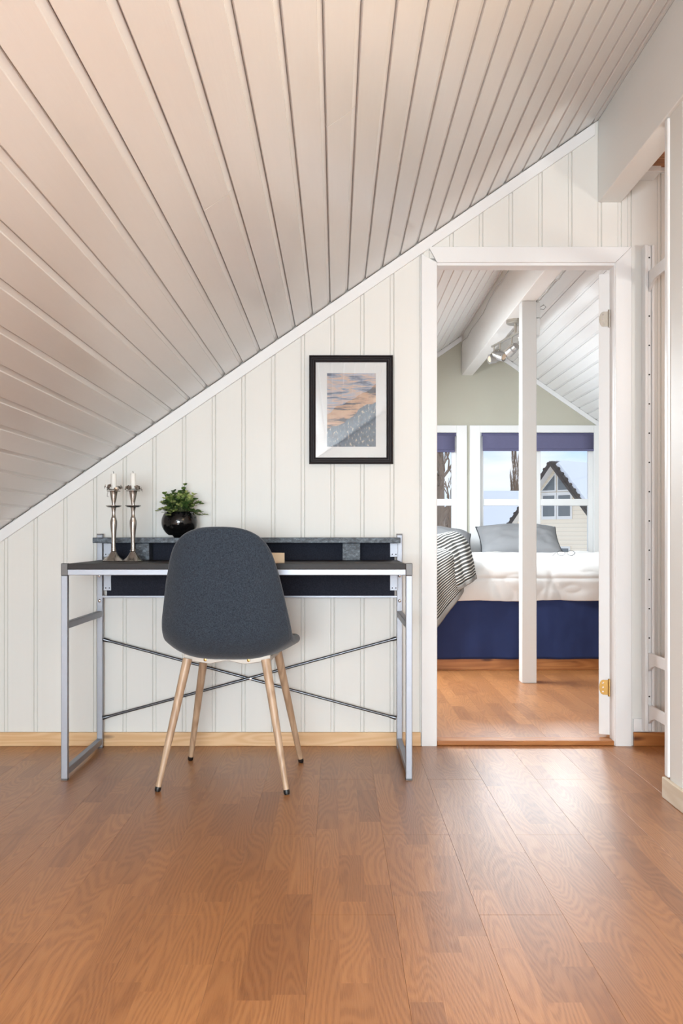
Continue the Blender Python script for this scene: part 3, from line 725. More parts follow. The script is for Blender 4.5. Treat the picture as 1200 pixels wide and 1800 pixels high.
def spot(p, d):
    d = Vector(d).normalized(); hc = p + Vector((0, 0, -0.085))
    rot = d.to_track_quat('Z', 'Y').to_matrix().to_4x4(); rot.translation = hc
    sp = MB().lathe([(0.0, -0.045), (0.022, -0.045), (0.022, -0.020), (0.030, -0.012), (0.032, 0.035), (0.028, 0.035), (0.024, 0.028), (0.0, 0.028)], n=20, M=rot).build('spot_head', M['spot'], tl, smooth=True, origin=og)
    MB().tube([p, p + Vector((0, 0, -0.045))], 0.006, 10).build('spot_stem', M['nickel_dim_brass'], sp, smooth=True, origin=og)
    sd = d.cross(Vector((0, 0, 1))).normalized()
    MB().tube([hc + sd*0.040 + d*0.03, hc + sd*0.040 - d*0.045 , hc + Vector((0,0,0.045)) , hc - sd*0.040 - d*0.045, hc - sd*0.040 + d*0.03], 0.0035, 6).build('yoke', M['nickel_dim_brass'], sp, smooth=True, origin=og)
    MB().lathe([(0.0, 0.026), (0.022, 0.026), (0.020, 0.033), (0.0, 0.036)], n=18, M=rot).build('bulb', M['bulb'], sp, smooth=True, origin=og)
spot(b0 - bd*0.03, (-0.9, -0.2, -0.15)); spot(b0 - bd*0.14, (0.8, -0.7, -0.45)); spot(b1 + bd*0.06, (-0.5, 0.8, -0.4)); spot(b2 + bd*0.05, (0.6, -0.4, -0.6))

pxr = ax(943, PY)
jb = thing('junction_box', (pxr, PY+0.045, az(552, PY)), 'white junction box on the post under the beam, upper of two', 'junction box'); og = jb.location.copy()
MB().box(pxr, pxr+0.024, PY+0.012, PY+0.078, az(557, PY), az(530, PY)).build('housing', M['plastic'], jb, bevel=0.004, origin=og)
MB().tube([(pxr+0.024, PY+0.04, az(538, PY)), (pxr+0.05, PY+0.04, az(533, PY)), (pxr+0.062, PY+0.04, az(537, PY)), (pxr+0.05, PY+0.04, az(541, PY)), (pxr+0.024, PY+0.04, az(540, PY))], 0.0025, 6).build('cable_loop', M['cable'], jb, smooth=True, origin=og)
jb = thing('junction_box', (pxr, PY+0.045, az(575, PY)), 'white junction box on the post, lower of two', 'junction box'); og = jb.location.copy()
MB().box(pxr, pxr+0.022, PY+0.012, PY+0.078, az(588, PY), az(558.5, PY)).build('housing', M['plastic'], jb, bevel=0.004, origin=og)
MB().box(pxr+0.022, pxr+0.026, PY+0.030, PY+0.060, az(582, PY), az(566, PY)).build('rocker', M['plastic'], jb, bevel=0.002, origin=og)
cp = [(BX1+0.004, PY+0.05, BZ+0.005)]
for i in range(1, 16):
    cp.append((BX1+0.006+0.012*noise.noise(Vector((i*0.7, 0, 0))), PY+0.05-i*0.095, BZ-0.004+0.022*noise.noise(Vector((i*0.9, 3, 0)))))
tag(MB().tube(cp, 0.005, 8).build('ceiling_cable', M['cable'], smooth=True, origin=cp[0]), 'grey electric cable clipped along the bedroom ridge beam', 'cable')
cp = [(BX0-0.006, GY-0.02, BZ+0.02), (BX0-0.006, GY-0.02, BZ+0.20), (BX0-0.008, GY-0.10, BZ+0.27)]
for i in range(1, 14): cp.append((BX0-0.010+0.004*math.sin(i*2), GY-0.10-i*0.28, zl(BX0)-0.05-0.022*math.exp(-i*0.2)*6*0.5 + 0.012*math.sin(i*1.3)))
tag(MB().tube(cp, 0.0022, 8).build('ceiling_cable', M['cable'], smooth=True, origin=cp[0]), 'thin cable running where the bedroom beam meets the left slope', 'cable')

# ------------------------------------------------------------------ desk
FY, BY = 3.285, 3.800
dxl, dxr = ax(107, FY), ax(724.5, FY); TB = 0.0225
TZ = az(990.7, FY)                                   # top of the desk
desk = thing('desk', ((dxl+dxr)/2, (FY+BY)/2, 0), 'black desk with silver tube frame and raised back shelf', 'desk'); og = desk.location.copy()
def dpart(mb, name, mat, parent=desk, **kw): return mb.build(name, M[mat], parent, origin=og, **kw)
for x0 in (dxl, dxr-TB):
    l_ = dpart(MB().box(x0, x0+TB, FY, FY+TB, 0.004, TZ-0.042), 'leg', 'steel', bevel=0.002)
    dpart(MB().box(x0-0.0004, x0+TB+0.0004, FY-0.0004, FY+TB, TZ-0.042, TZ+0.001), 'corner_cap', 'cap', l_, bevel=0.002)
    dpart(MB().box(x0, x0+TB, FY, FY+TB, 0, 0.004), 'foot', 'cap', l_)
    zt = TZ+0.105
    l_ = dpart(MB().box(x0, x0+TB, BY-TB, BY, 0.004, zt-0.004), 'leg', 'steel', bevel=0.002)
    dpart(MB().box(x0, x0+TB, BY-TB, BY, 0, 0.004), 'foot', 'cap', l_)
    dpart(MB().box(x0, x0+TB, BY-TB, BY, zt-0.004, zt), 'end_cap', 'cap', l_)
    dpart(MB().box(x0+0.001, x0+TB-0.001, FY+TB, BY-TB, 0.016, 0.040), 'side_rail', 'steel', bevel=0.002)
    dpart(MB().box(x0+0.001, x0+TB-0.001, FY+TB, BY-TB, az(1106, FY), az(1094, FY)), 'side_rail', 'steel', bevel=0.002)
    dpart(MB().box(x0+0.001, x0+TB-0.001, FY+TB, BY-TB, TZ-0.040, TZ-0.019), 'side_rail', 'steel', bevel=0.002)
    for zz in (az(1012, 3.78), az(1056, 3.78)):     # bolts on the back legs
        dpart(MB().lathe([(0.0, 0), (0.0068, 0.0), (0.0062, 0.003), (0.003, 0.0048), (0.0, 0.005)], n=14, M=Matrix.Translation((x0+TB/2, BY-TB, zz)) @ Matrix.Rotation(R(90), 4, 'X')), 'bolt', 'chrome', smooth=True)
dpart(MB().box(dxl+TB, dxr-TB, FY, FY+TB, TZ-0.041, TZ-0.0200), 'front_rail', 'steel', bevel=0.002)
dpart(MB().box(dxl+TB, dxr-TB, FY, 3.742, TZ-0.0195, TZ), 'desktop', 'blacktop', bevel=0.0015)
ShZ0, ShZ1 = az(954.5, 3.66), az(945, 3.66)
dpart(MB().box(ax(163, 3.66), ax(703.5, 3.66), 3.655, BY-TB-0.002, ShZ0, ShZ1), 'shelf_board', 'worn', bevel=0.002)
for p0, p1 in ((238, 262), (601.5, 633)):
    dpart(MB().box(ax(p0, 3.67), ax(p1, 3.67), 3.672, 3.74, TZ+0.0005, ShZ0-0.0005), 'shelf_block', 'worn', bevel=0.002)
px0, px1 = ax(188, 3.76), ax(693, 3.76)
dpart(MB().box(px0, px1, 3.756, 3.768, az(1047, 3.76), ShZ0-0.001), 'back_panel', 'panel', bevel=0.001)
dpart(MB().box(dxl+TB, dxr-TB, 3.770, 3.777, az(1051, 3.76), az(1047.3, 3.76)), 'panel_edge_bar', 'steel', bevel=0.001)
for x0, x1 in ((px0-0.012, px0+0.018), (px1-0.018, px1+0.012)):
    for y0, y1 in ((954.8, 979), (1009, 1038)):
        br = dpart(MB().box(x0, x1, 3.7525, 3.7555, az(y1, 3.755), az(y0, 3.755)), 'bracket', 'steel', bevel=0.0008)
        hm = MB()
        for ex in (0.3, 0.78):
            hm.tube([(x0+(x1-x0)*ex, 3.7526, az(y1-4.5, 3.755)), (x0+(x1-x0)*ex, 3.7515, az(y1-4.5, 3.755))], 0.0026, 10)
        dpart(hm, 'bracket_screws', 'hole', br)
def rod(a, b):
    a, b = Vector(a), Vector(b); d = (b-a).normalized()
    r_ = dpart(MB().tube([a + d*0.012, b - d*0.012], 0.0055, 12), 'cross_brace', 'darksteel', smooth=True)
    for p, q in ((a, a+d*0.028), (b, b-d*0.028)):
        dpart(MB().tube([p, p + (q-p)*0.5, q], [0.0085, 0.0078, 0.0056], 10), 'rod_end', 'darksteel', r_, smooth=True)
xi0, xi1 = dxl+TB+0.002, dxr-TB-0.002
rod((xi0, 3.790, az(1124, 3.79)), (xi1, 3.790, az(1262, 3.79))); rod((xi0, 3.776, az(1262, 3.776)), (xi1, 3.776, az(1122, 3.776)))
dpart(MB().lathe([(0.0, 0), (0.006, 0.0), (0.005, 0.004), (0.0, 0.005)], n=12, M=Matrix.Translation((ax(440, 3.77), 3.771, az(1193, 3.78))) @ Matrix.Rotation(R(90), 4, 'X')), 'brace_bolt', 'chrome')

# ------------------------------------------------------------------ chair (faces the wall)
ch = thing('desk_chair', (-0.361, 3.345, 0), 'dark blue-grey upholstered shell chair with oak-look legs at the desk', 'chair', rz=R(-4.8))
# centre line from the front of the seat to the top of the back: (y, z, half width, forward/up curl of the edges)
cs = [(0.226, 0.440, 0.090, 0.005), (0.218, 0.450, 0.146, 0.010), (0.180, 0.458, 0.185, 0.018), (0.10, 0.455, 0.208, 0.028), (0.0, 0.448, 0.217, 0.042), (-0.09, 0.444, 0.214, 0.056),
      (-0.160, 0.455, 0.209, 0.066), (-0.202, 0.497, 0.209, 0.068), (-0.222, 0.545, 0.206, 0.066), (-0.238, 0.62, 0.193, 0.062), (-0.252, 0.70, 0.178, 0.054), (-0.264, 0.777, 0.159, 0.042), (-0.270, 0.815, 0.144, 0.034), (-0.273, 0.838, 0.126, 0.026), (-0.275, 0.854, 0.104, 0.018), (-0.276, 0.865, 0.076, 0.010), (-0.2765, 0.8715, 0.046, 0.004)]
def shell(u, v):
    f = v*(len(cs)-1); i = min(int(f), len(cs)-2); t = f-i
    q = lambda k: Vector(cs[max(0, min(len(cs)-1, k))])
    p0, p1, p2, p3 = q(i-1), q(i), q(i+1), q(i+2)
    p = 0.5*((2*p1) + (p2-p0)*t + (2*p0-5*p1+4*p2-p3)*t*t + (3*p1-p0-3*p2+p3)*t**3)
    d = 0.5*((p2-p0) + 2*(2*p0-5*p1+4*p2-p3)*t + 3*(3*p1-p0-3*p2+p3)*t*t)
    tn = Vector((0, d[0], d[1])).normalized(); nrm = Vector((0, tn.z, -tn.y))      # towards the sitter
    if nrm.y < 0 and nrm.z < 0: nrm = -nrm
    a = (u*2-1); 
    a = math.sin(a*math.pi/2)
    return Vector((a*p[2], p[0], p[1])) + nrm*(p[3]*abs(a)**3.4)
sh = MB().grid(shell, 26, 60).build('seat_shell', M['chair'], ch, smooth=True, solid=0.030, sub=1)
sh.modifiers['solid'].offset = 0
bpts = [shell(0, j/60) for j in range(61)] + [shell(i/10, 1) for i in range(1, 11)] + [shell(1, 1-j/60) for j in range(1, 61)] + [shell(1-i/10, 0) for i in range(1, 11)]
acc = [0.0]
for k in range(1, len(bpts)): acc.append(acc[-1] + (bpts[k]-bpts[k-1]).length)
bp2 = []; k = 0
for m in range(161):                                 # evenly spaced points round the rim
    d_ = acc[-1]*m/160
    while k < len(acc)-2 and acc[k+1] < d_: k += 1
    bp2.append(bpts[k].lerp(bpts[k+1], (d_-acc[k])/max(1e-9, acc[k+1]-acc[k])))
for _ in range(6): bp2 = [bp2[0]] + [(bp2[k-1] + bp2[k]*2 + bp2[k+1])/4 for k in range(1, len(bp2)-1)] + [bp2[-1]]
MB().tube(bp2, 0.0152, 14).build('padded_rim', M['chair'], ch, smooth=True)
for sx in (-1, 1):
    for sy in (-1, 1):
        top = Vector((sx*0.135, sy*0.128 - (0.015 if sy < 0 else 0), 0.436)); bot = Vector((sx*(0.219 if sy < 0 else 0.213), sy*0.220, 0.0)); d = bot-top
        lg = MB().tube([top, top + d*0.5, top + d*0.965], [0.0160, 0.0130, 0.0096], 16).build('leg', M['oakleg'], ch, smooth=True)
        MB().tube([top + d*0.965, top + d*0.985, bot], [0.0102, 0.0106, 0.0085], 14).build('foot', M['foot'], lg, smooth=True)
uf = MB()
for s in (-1, 1):
    uf.poly([(-0.150, 0.450), (-0.150, 0.430), (-0.06, 0.418), (0.0, 0.430), (0.06, 0.418), (0.150, 0.430), (0.150, 0.450)], s*0.125-0.012, s*0.125+0.012)
uf.box(-0.145, -0.115, -0.12, 0.12, 0.424, 0.440); uf.box(0.115, 0.145, -0.12, 0.12, 0.424, 0.440)
uf.build('underframe', M['frame_pale'], ch, bevel=0.002)
for s in (-1, 1):
    MB().lathe([(0.0, 0), (0.006, 0.0), (0.005, 0.003), (0.0, 0.004)], n=12, M=Matrix.Translation((s*0.075, -0.137, 0.432)) @ Matrix.Rotation(R(90), 4, 'X')).build('screw', M['brass'], ch)

# ------------------------------------------------------------------ candlesticks and candles
K = 6*(F/3.56)/1.0                                   # zoom px per metre of the traced outline
op = [(117,1008),(118,1001),(112,996),(95,985),(70,965),(48,938),(34,915),(25,903),(23,899),(32,896),(32,889),(23,885),(21,860),(22,800),(25,740),(29,690),(34,640),(36,610),(35,580),(27,556),(28,550),(22,540),(18,510),(19,480),(24,455),(29,440),(60,438),(82,424),(83,420),(30,426),(19,418),(18,400),(22,380),(30,345),(35,310),(39,285),(44,272),(70,270),(72,264),(45,262),(31,262)]
def candlestick(px, Y, label, clabel, seed):
    rnd = random.Random(seed)
    base = Vector((ax(px, Y), Y, TZ)); t_ = thing('candlestick', base, label, 'candlestick', 'pewter candlesticks on the desk')
    pr = [(r/K, (1008-y)/K) for r, y in op]
    n = 32; nb = 4                                     # base foot is eight-sided, the rest is round
    mb = MB(); vs = []
    for i, (r, z) in enumerate(pr):
        for k in range(n):
            a = 2*math.pi*k/n; rr_ = r
            if i < 5:
                w8 = math.pi/4; am = ((a + w8/2) % w8) - w8/2
                rr_ = r*(1 - (0.10*(1 - abs(am)/(w8/2)))*(1 - i/6))
            vs.append((rr_*math.cos(a), rr_*math.sin(a), z))
    m_ = len(pr)
    fs = [(i*n+k, i*n+(k+1) % n, (i+1)*n+(k+1) % n, (i+1)*n+k) for i in range(m_-1) for k in range(n)] + [tuple(range(n-1, -1, -1)), tuple((m_-1)*n+k for k in range(n))]
    mb.add(vs, fs).build('stick', M['pewter'], t_, smooth=True)
    zr_ = pr[-1][1]
    ring = MB().tube([(0.019*math.cos(2*math.pi*k/20), 0.019*math.sin(2*math.pi*k/20), zr_+0.004) for k in range(21)], 0.0016, 6).build('candle_ring', M['pewter'], t_, smooth=True)
    for k in range(7):                               # wire flowers on the ring
        a = 2*math.pi*k/7 + rnd.uniform(-0.2, 0.2); rad = rnd.uniform(0.021, 0.031); c = Vector((rad*math.cos(a), rad*math.sin(a), zr_ + rnd.uniform(0.002, 0.016)))
        mb = MB(); nn = Vector((math.cos(a), math.sin(a), rnd.uniform(0.2, 1.0))).normalized(); ro = nn.to_track_quat('Z', 'Y').to_matrix()
        for j in range(5):
            b = 2*math.pi*j/5; pc = c + ro @ Vector((0.0055*math.cos(b), 0.0055*math.sin(b), 0.0015))
            ol = [pc + ro @ Vector((0.0042*math.cos(q), 0.0042*math.sin(q), 0.0012*math.cos(q-b))) for q in [2*math.pi*s/8 for s in range(8)]]
            mb.add(ol + [p - nn*0.0006 for p in ol], [tuple(range(8)), tuple(range(15, 7, -1))] + [(s, (s+1) % 8, (s+1) % 8+8, s+8) for s in range(8)])
        mb.tube([c - nn*0.001, c + nn*0.0035], 0.0022, 6)
        mb.tube([Vector((0.018*math.cos(a), 0.018*math.sin(a), zr_+0.003)), c], 0.0008, 5)
        mb.build('flower', M['pewter'], ring)
    if seed == 1: MB().tube([(-0.019, -0.004, zr_), (-0.022, -0.006, zr_-0.012), (-0.0235, -0.006, zr_-0.022), (-0.020, -0.006, zr_-0.024), (-0.0195, -0.006, zr_-0.020)], 0.001, 5).build('wire_curl', M['pewter'], ring)
    c_ = thing('candle', base + Vector((0, 0, zr_+0.0005)), clabel, 'candle', 'white candles in the pewter candlesticks')
    hh = (262-85)/K
    MB().lathe([(0.0, 0), (0.0104, 0), (0.0107, hh-0.003), (0.0098, hh), (0.006, hh-0.0015), (0.0, hh-0.003)], n=20).build('wax', M['wax'], c_, smooth=True)
    MB().tube([(0, 0, hh-0.004), (0, 0, hh+0.005), (-0.0015, 0, hh+0.009)], 0.0009, 6).build('wick', M['wick'], c_, smooth=True)
candlestick(199.7, 3.56, 'pewter candlestick at the left end of the desk, farther from the plant pot', 'white candle in the candlestick farther from the plant pot', 1)
candlestick(233.8, 3.545, 'pewter candlestick on the desk, nearer to the plant pot', 'white candle in the candlestick nearer to the plant pot', 2)

# ------------------------------------------------------------------ potted plant on the shelf
PYp = 3.715; pr_ = 31.6*PYp/F
pb = Vector((ax(315.4, PYp), PYp, ShZ1)); pot = thing('potted_plant', pb, 'bushy green plant in a glossy black round pot on the desk shelf', 'plant')
Rr = pr_; pprof = [(0.0, 0.0), (0.30*Rr, 0.0), (0.42*Rr, 0.012*1)]
cz = 0.86*Rr
for k in range(1, 16):
    a = -math.pi/2 + 0.52 + k*(math.pi/2 - 0.52 + 0.66)/15; pprof.append((Rr*math.cos(a), cz + Rr*0.90*math.sin(a)))
top_r, top_z = pprof[-1]
pprof += [(top_r-0.003, top_z+0.0015), (top_r-0.006, top_z-0.002), (top_r-0.002, top_z-0.02), (0.0, top_z-0.02)]
MB().lathe(pprof, n=40).build('pot', M['pot'], pot, smooth=True)
MB().lathe([(0.0, top_z-0.0195), (top_r-0.004, top_z-0.0195), (top_r-0.008, top_z-0.010), (0.0, top_z-0.008)], n=24).build('soil', M['soil'], pot)
rnd = random.Random(11); lv = MB(); stm = MB(); tones = []
def leaf_at(p, d, s, tone):
    d = d.normalized(); up = Vector((rnd.uniform(-.4, .4), rnd.uniform(-.4, .4), 1)); a = d.cross(up).normalized(); n_ = a.cross(d)
    ol = [p, p + d*s*0.30 + a*s*0.36 + n_*s*0.05, p + d*s*0.75 + a*s*0.36 + n_*s*0.05, p + d*s - n_*s*0.06, p + d*s*0.75 - a*s*0.36 + n_*s*0.05, p + d*s*0.30 - a*s*0.36 + n_*s*0.05, p + d*s*0.5 - n_*s*0.03]
    lv.add(ol, [(0,1,6), (1,2,6), (2,3,6), (3,4,6), (4,5,6), (5,0,6)]); tones.extend([tone]*7)
for i in range(96):
    a = rnd.uniform(0, 2*math.pi); tilt = min(1.25, abs(rnd.gauss(0.62, 0.40))); ln = rnd.uniform(0.060, 0.095)*(1.0 - 0.15*tilt) 
    if i == 0: a, tilt, ln = 0.2, 0.06, 0.118
    if i == 1: a, tilt, ln = -0.2, 0.95, 0.105
    if i == 2: a, tilt, ln = -0.5, 1.05, 0.105
    p0 = Vector((rnd.uniform(-.03, .03), rnd.uniform(-.03, .03), top_z-0.012)); d = Vector((math.cos(a)*math.sin(tilt), math.sin(a)*math.sin(tilt), math.cos(tilt)))
    pts = []
    for s in range(6):
        t_ = s/5; q = p0 + d*ln*t_ + Vector((0, 0, 0.012*t_*(1-t_)*4 - (0.018*t_*t_ if tilt > 0.9 else 0))) + Vector((math.cos(a), math.sin(a), 0))*0.012*t_*t_
        if q.y > 0.055: q.y = 0.055
        pts.append(q)
    stm.tube(pts, [0.0012]*5+[0.0006], 5)
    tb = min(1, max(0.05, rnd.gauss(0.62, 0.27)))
    for s in range(2, 6):
        for m in range(4 if s < 5 else 6):
            b = rnd.uniform(0, 2*math.pi); e = (pts[s]-pts[s-1]).normalized(); sd = Vector((math.cos(b), math.sin(b), 0.45))
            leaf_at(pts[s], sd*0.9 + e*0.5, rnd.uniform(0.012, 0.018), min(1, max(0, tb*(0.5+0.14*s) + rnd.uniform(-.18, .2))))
sto = stm.build('stems', M['stem'], pot); sto['kind'] = 'stuff'
lo = lv.build('foliage', M['leaf'], pot, fix=False); lo['kind'] = 'stuff'
at_ = lo.data.attributes.new('tone', 'FLOAT', 'POINT')
for i, v in enumerate(tones): at_.data[i].value = v

# ------------------------------------------------------------------ small wooden box on the desk
bc = at(500, 989.5, 3.385); bx = thing('wooden_box', (bc.x, 3.385, TZ), 'small pale wooden box on the desk behind the chair', 'box', rz=R(38))
bw, bl, bh = 0.085, 0.075, 0.0355
MB().box(-bl, 0, 0, bw, 0, 0.004).build('bottom', M['box'], bx)
for (x0, x1, y0, y1) in ((-bl, 0, 0, 0.006), (-bl, 0, bw-0.006, bw), (-0.006, 0, 0.006, bw-0.006), (-bl, -bl+0.006, 0.006, bw-0.006)):
    MB().box(x0, x1, y0, y1, 0.004, bh).build('side', M['box'], bx, bevel=0.0006)
MB().box(-bl+0.008, -0.008, 0.008, bw-0.008, bh-0.008, bh-0.004).build('lid', M['box'], bx, bevel=0.0006)
MB().lathe([(0.0, 0), (0.006, 0), (0.007, 0.005), (0.004, 0.009), (0.0, 0.0095)], (-bl/2, bw/2, bh-0.004), 14).build('knob', M['cap'], bx, smooth=True)

# ------------------------------------------------------------------ framed picture
fx0, fx1, fz0, fz1 = ax(543.5, WY), ax(690, WY), az(816, WY), az(626.5, WY)
pf = thing('picture', ((fx0+fx1)/2, WY, fz0), 'framed lake print in a dark ribbed frame on the board wall', 'picture'); og = pf.location.copy()
fwid = 0.0262
rows = [(0.0, 0.0), (0.0, 0.024), (0.006, 0.026), (0.0075, 0.022), (0.013, 0.022), (0.0145, 0.0185), (0.020, 0.0185), (0.0215, 0.015), (0.0262, 0.013), (0.0262, 0.0)]  # (inset, depth)
for side in range(4):
    cor = [(fx0, fz0, 1, 1), (fx1, fz0, -1, 1), (fx1, fz1, -1, -1), (fx0, fz1, 1, -1)]
    A, B = cor[side], cor[(side+1) % 4]; vs = []
    for c in (A, B):
        for i, d in rows: vs.append((c[0]+c[2]*i, WY-0.002-d, c[1]+c[3]*i))
    n = len(rows); fs = [(k, k+1, k+1+n, k+n) for k in range(n-1)] + [(n-1, 0, n, 2*n-1)] + [tuple(range(n)), tuple(range(2*n-1, n-1, -1))]
    MB().add(vs, fs).build('frame', M['frame'], pf, origin=og)
gx0, gx1, gz0, gz1 = fx0+fwid-0.003, fx1-fwid+0.003, fz0+fwid-0.003, fz1-fwid+0.003
ix0, ix1, iz0_, iz1_ = ax(574.7, WY), ax(660.2, WY), az(785.5, WY), az(656.5, WY)
mt = MB()
for q in ((gx0, ix0, gz0, gz1), (ix1, gx1, gz0, gz1), (ix0, ix1, gz0, iz0_), (ix0, ix1, iz1_, gz1)): mt.box(q[0], q[1], WY-0.0085, WY-0.0065, q[2], q[3])
mt.build('mat_board', M['mat'], pf, origin=og)
po = MB().box(ix0-0.002, ix1+0.002, WY-0.0062, WY-0.0052, iz0_-0.002, iz1_+0.002).build('print', M['print'], pf, origin=Vector(((ix0+ix1)/2, WY, (iz0_+iz1_)/2)))
po.location = Vector(((ix0+ix1)/2, WY, (iz0_+iz1_)/2)) - og
MB().box(gx0, gx1, WY-0.0125, WY-0.0110, gz0, gz1).build('glass_pane', M['picglass'], pf, origin=og)
MB().box(gx0, gx1, WY-0.004, WY-0.002, gz0, gz1).build('backing', M['mat'], pf, origin=og)

# ------------------------------------------------------------------ white rack in the hall, running towards the viewer behind the partition
rx0, rx1 = ax(1130, 3.80), ax(1147, 3.80)
rk = thing('wall_rack', ((rx0+rx1)/2, 3.5, 0.06), 'white wooden rack with drilled post and arched rails, half hidden by the partition', 'rack'); og = rk.location.copy()
rz0, rz1 = az(1284, 3.80), az(433, 3.80)
for yy in (3.775, 3.18):
    p_ = MB(); p_.box(rx0, rx0+0.013, yy, yy+0.045, rz0, rz1); p_.box(rx0+0.013, rx1-0.011, yy+0.010, yy+0.045, rz0, rz1); p_.box(rx1-0.011, rx1, yy, yy+0.045, rz0, rz1)
    po_ = p_.build('rack_post', M['trim'], rk, bevel=0.003, origin=og)
    hm = MB(); z = rz1-0.05
    while z > rz0+0.05:
        hm.tube([((rx0+rx1)/2, yy+0.0102, z), ((rx0+rx1)/2, yy+0.0088, z)], 0.0032, 8); z -= 0.118
    h_ = hm.build('drill_holes', M['hole'], po_, origin=og); h_['kind'] = 'stuff'
for za, zb, in ((az(514, 3.79), az(478, 3.79)), (az(1180, 3.79), az(1147, 3.79)), (az(1272, 3.79), az(1238, 3.79))):
    y0, y1 = 3.226, 3.785; n = 14
    ol = [(y1, zb), (y0, zb)] + [(y0 + (y1-y0)*k/n, za + (zb-za)*0.42*min(1, math.sin(math.pi*k/n)*3.0)) for k in range(n+1)]
    vs = [(x_, p[0], p[1]) for x_ in (rx0+0.014, rx1-0.014) for p in ol]; m = len(ol)
    MB().add(vs, [tuple(range(m)), tuple(range(2*m-1, m-1, -1))] + [(i, (i+1) % m, (i+1) % m+m, i+m) for i in range(m)]).build('rack_rail', M['trim'], rk, bevel=0.002, origin=og)
MB().tube([(rx0+0.030, 3.62, az(478, 3.79)), (rx0+0.030, 3.62, az(478, 3.79)+0.012)], 0.007, 10).build('peg', M['plastic'], rk, smooth=True, origin=og)
# trim piece and stub high in the hall corner
struct(MB().box(ax(1119, WY), ax(1142, WY)+0.012, WY-0.10, WY, az(318, WY), az(308, WY)).build('trim_7', M['trim'], bevel=0.002), 'white trim stub high in the hall corner below the pine ceiling')
struct(MB().box(ax(1140, WY), XR-0.4, WY-0.020, WY, az(305, WY), az(297, WY)).build('trim_8', M['trim'], bevel=0.002), 'white trim strip under the pine boarding of the hall')
hb = link('ceiling_hall', None); hb.location = (1.6, 3.5, az(297, WY)); struct(hb, 'low pine boarding over the hall right of the beam')
for k in range(6):
    MB().box(ax(1138, WY), XR-0.4, WY-0.001-0.1*(k+1)+0.001, WY-0.001-0.1*k-0.001, az(297, WY)+0.0005, az(297, WY)+0.016).build('board', M['pine_dark'], hb, bevel=0.003, origin=hb.location.copy())

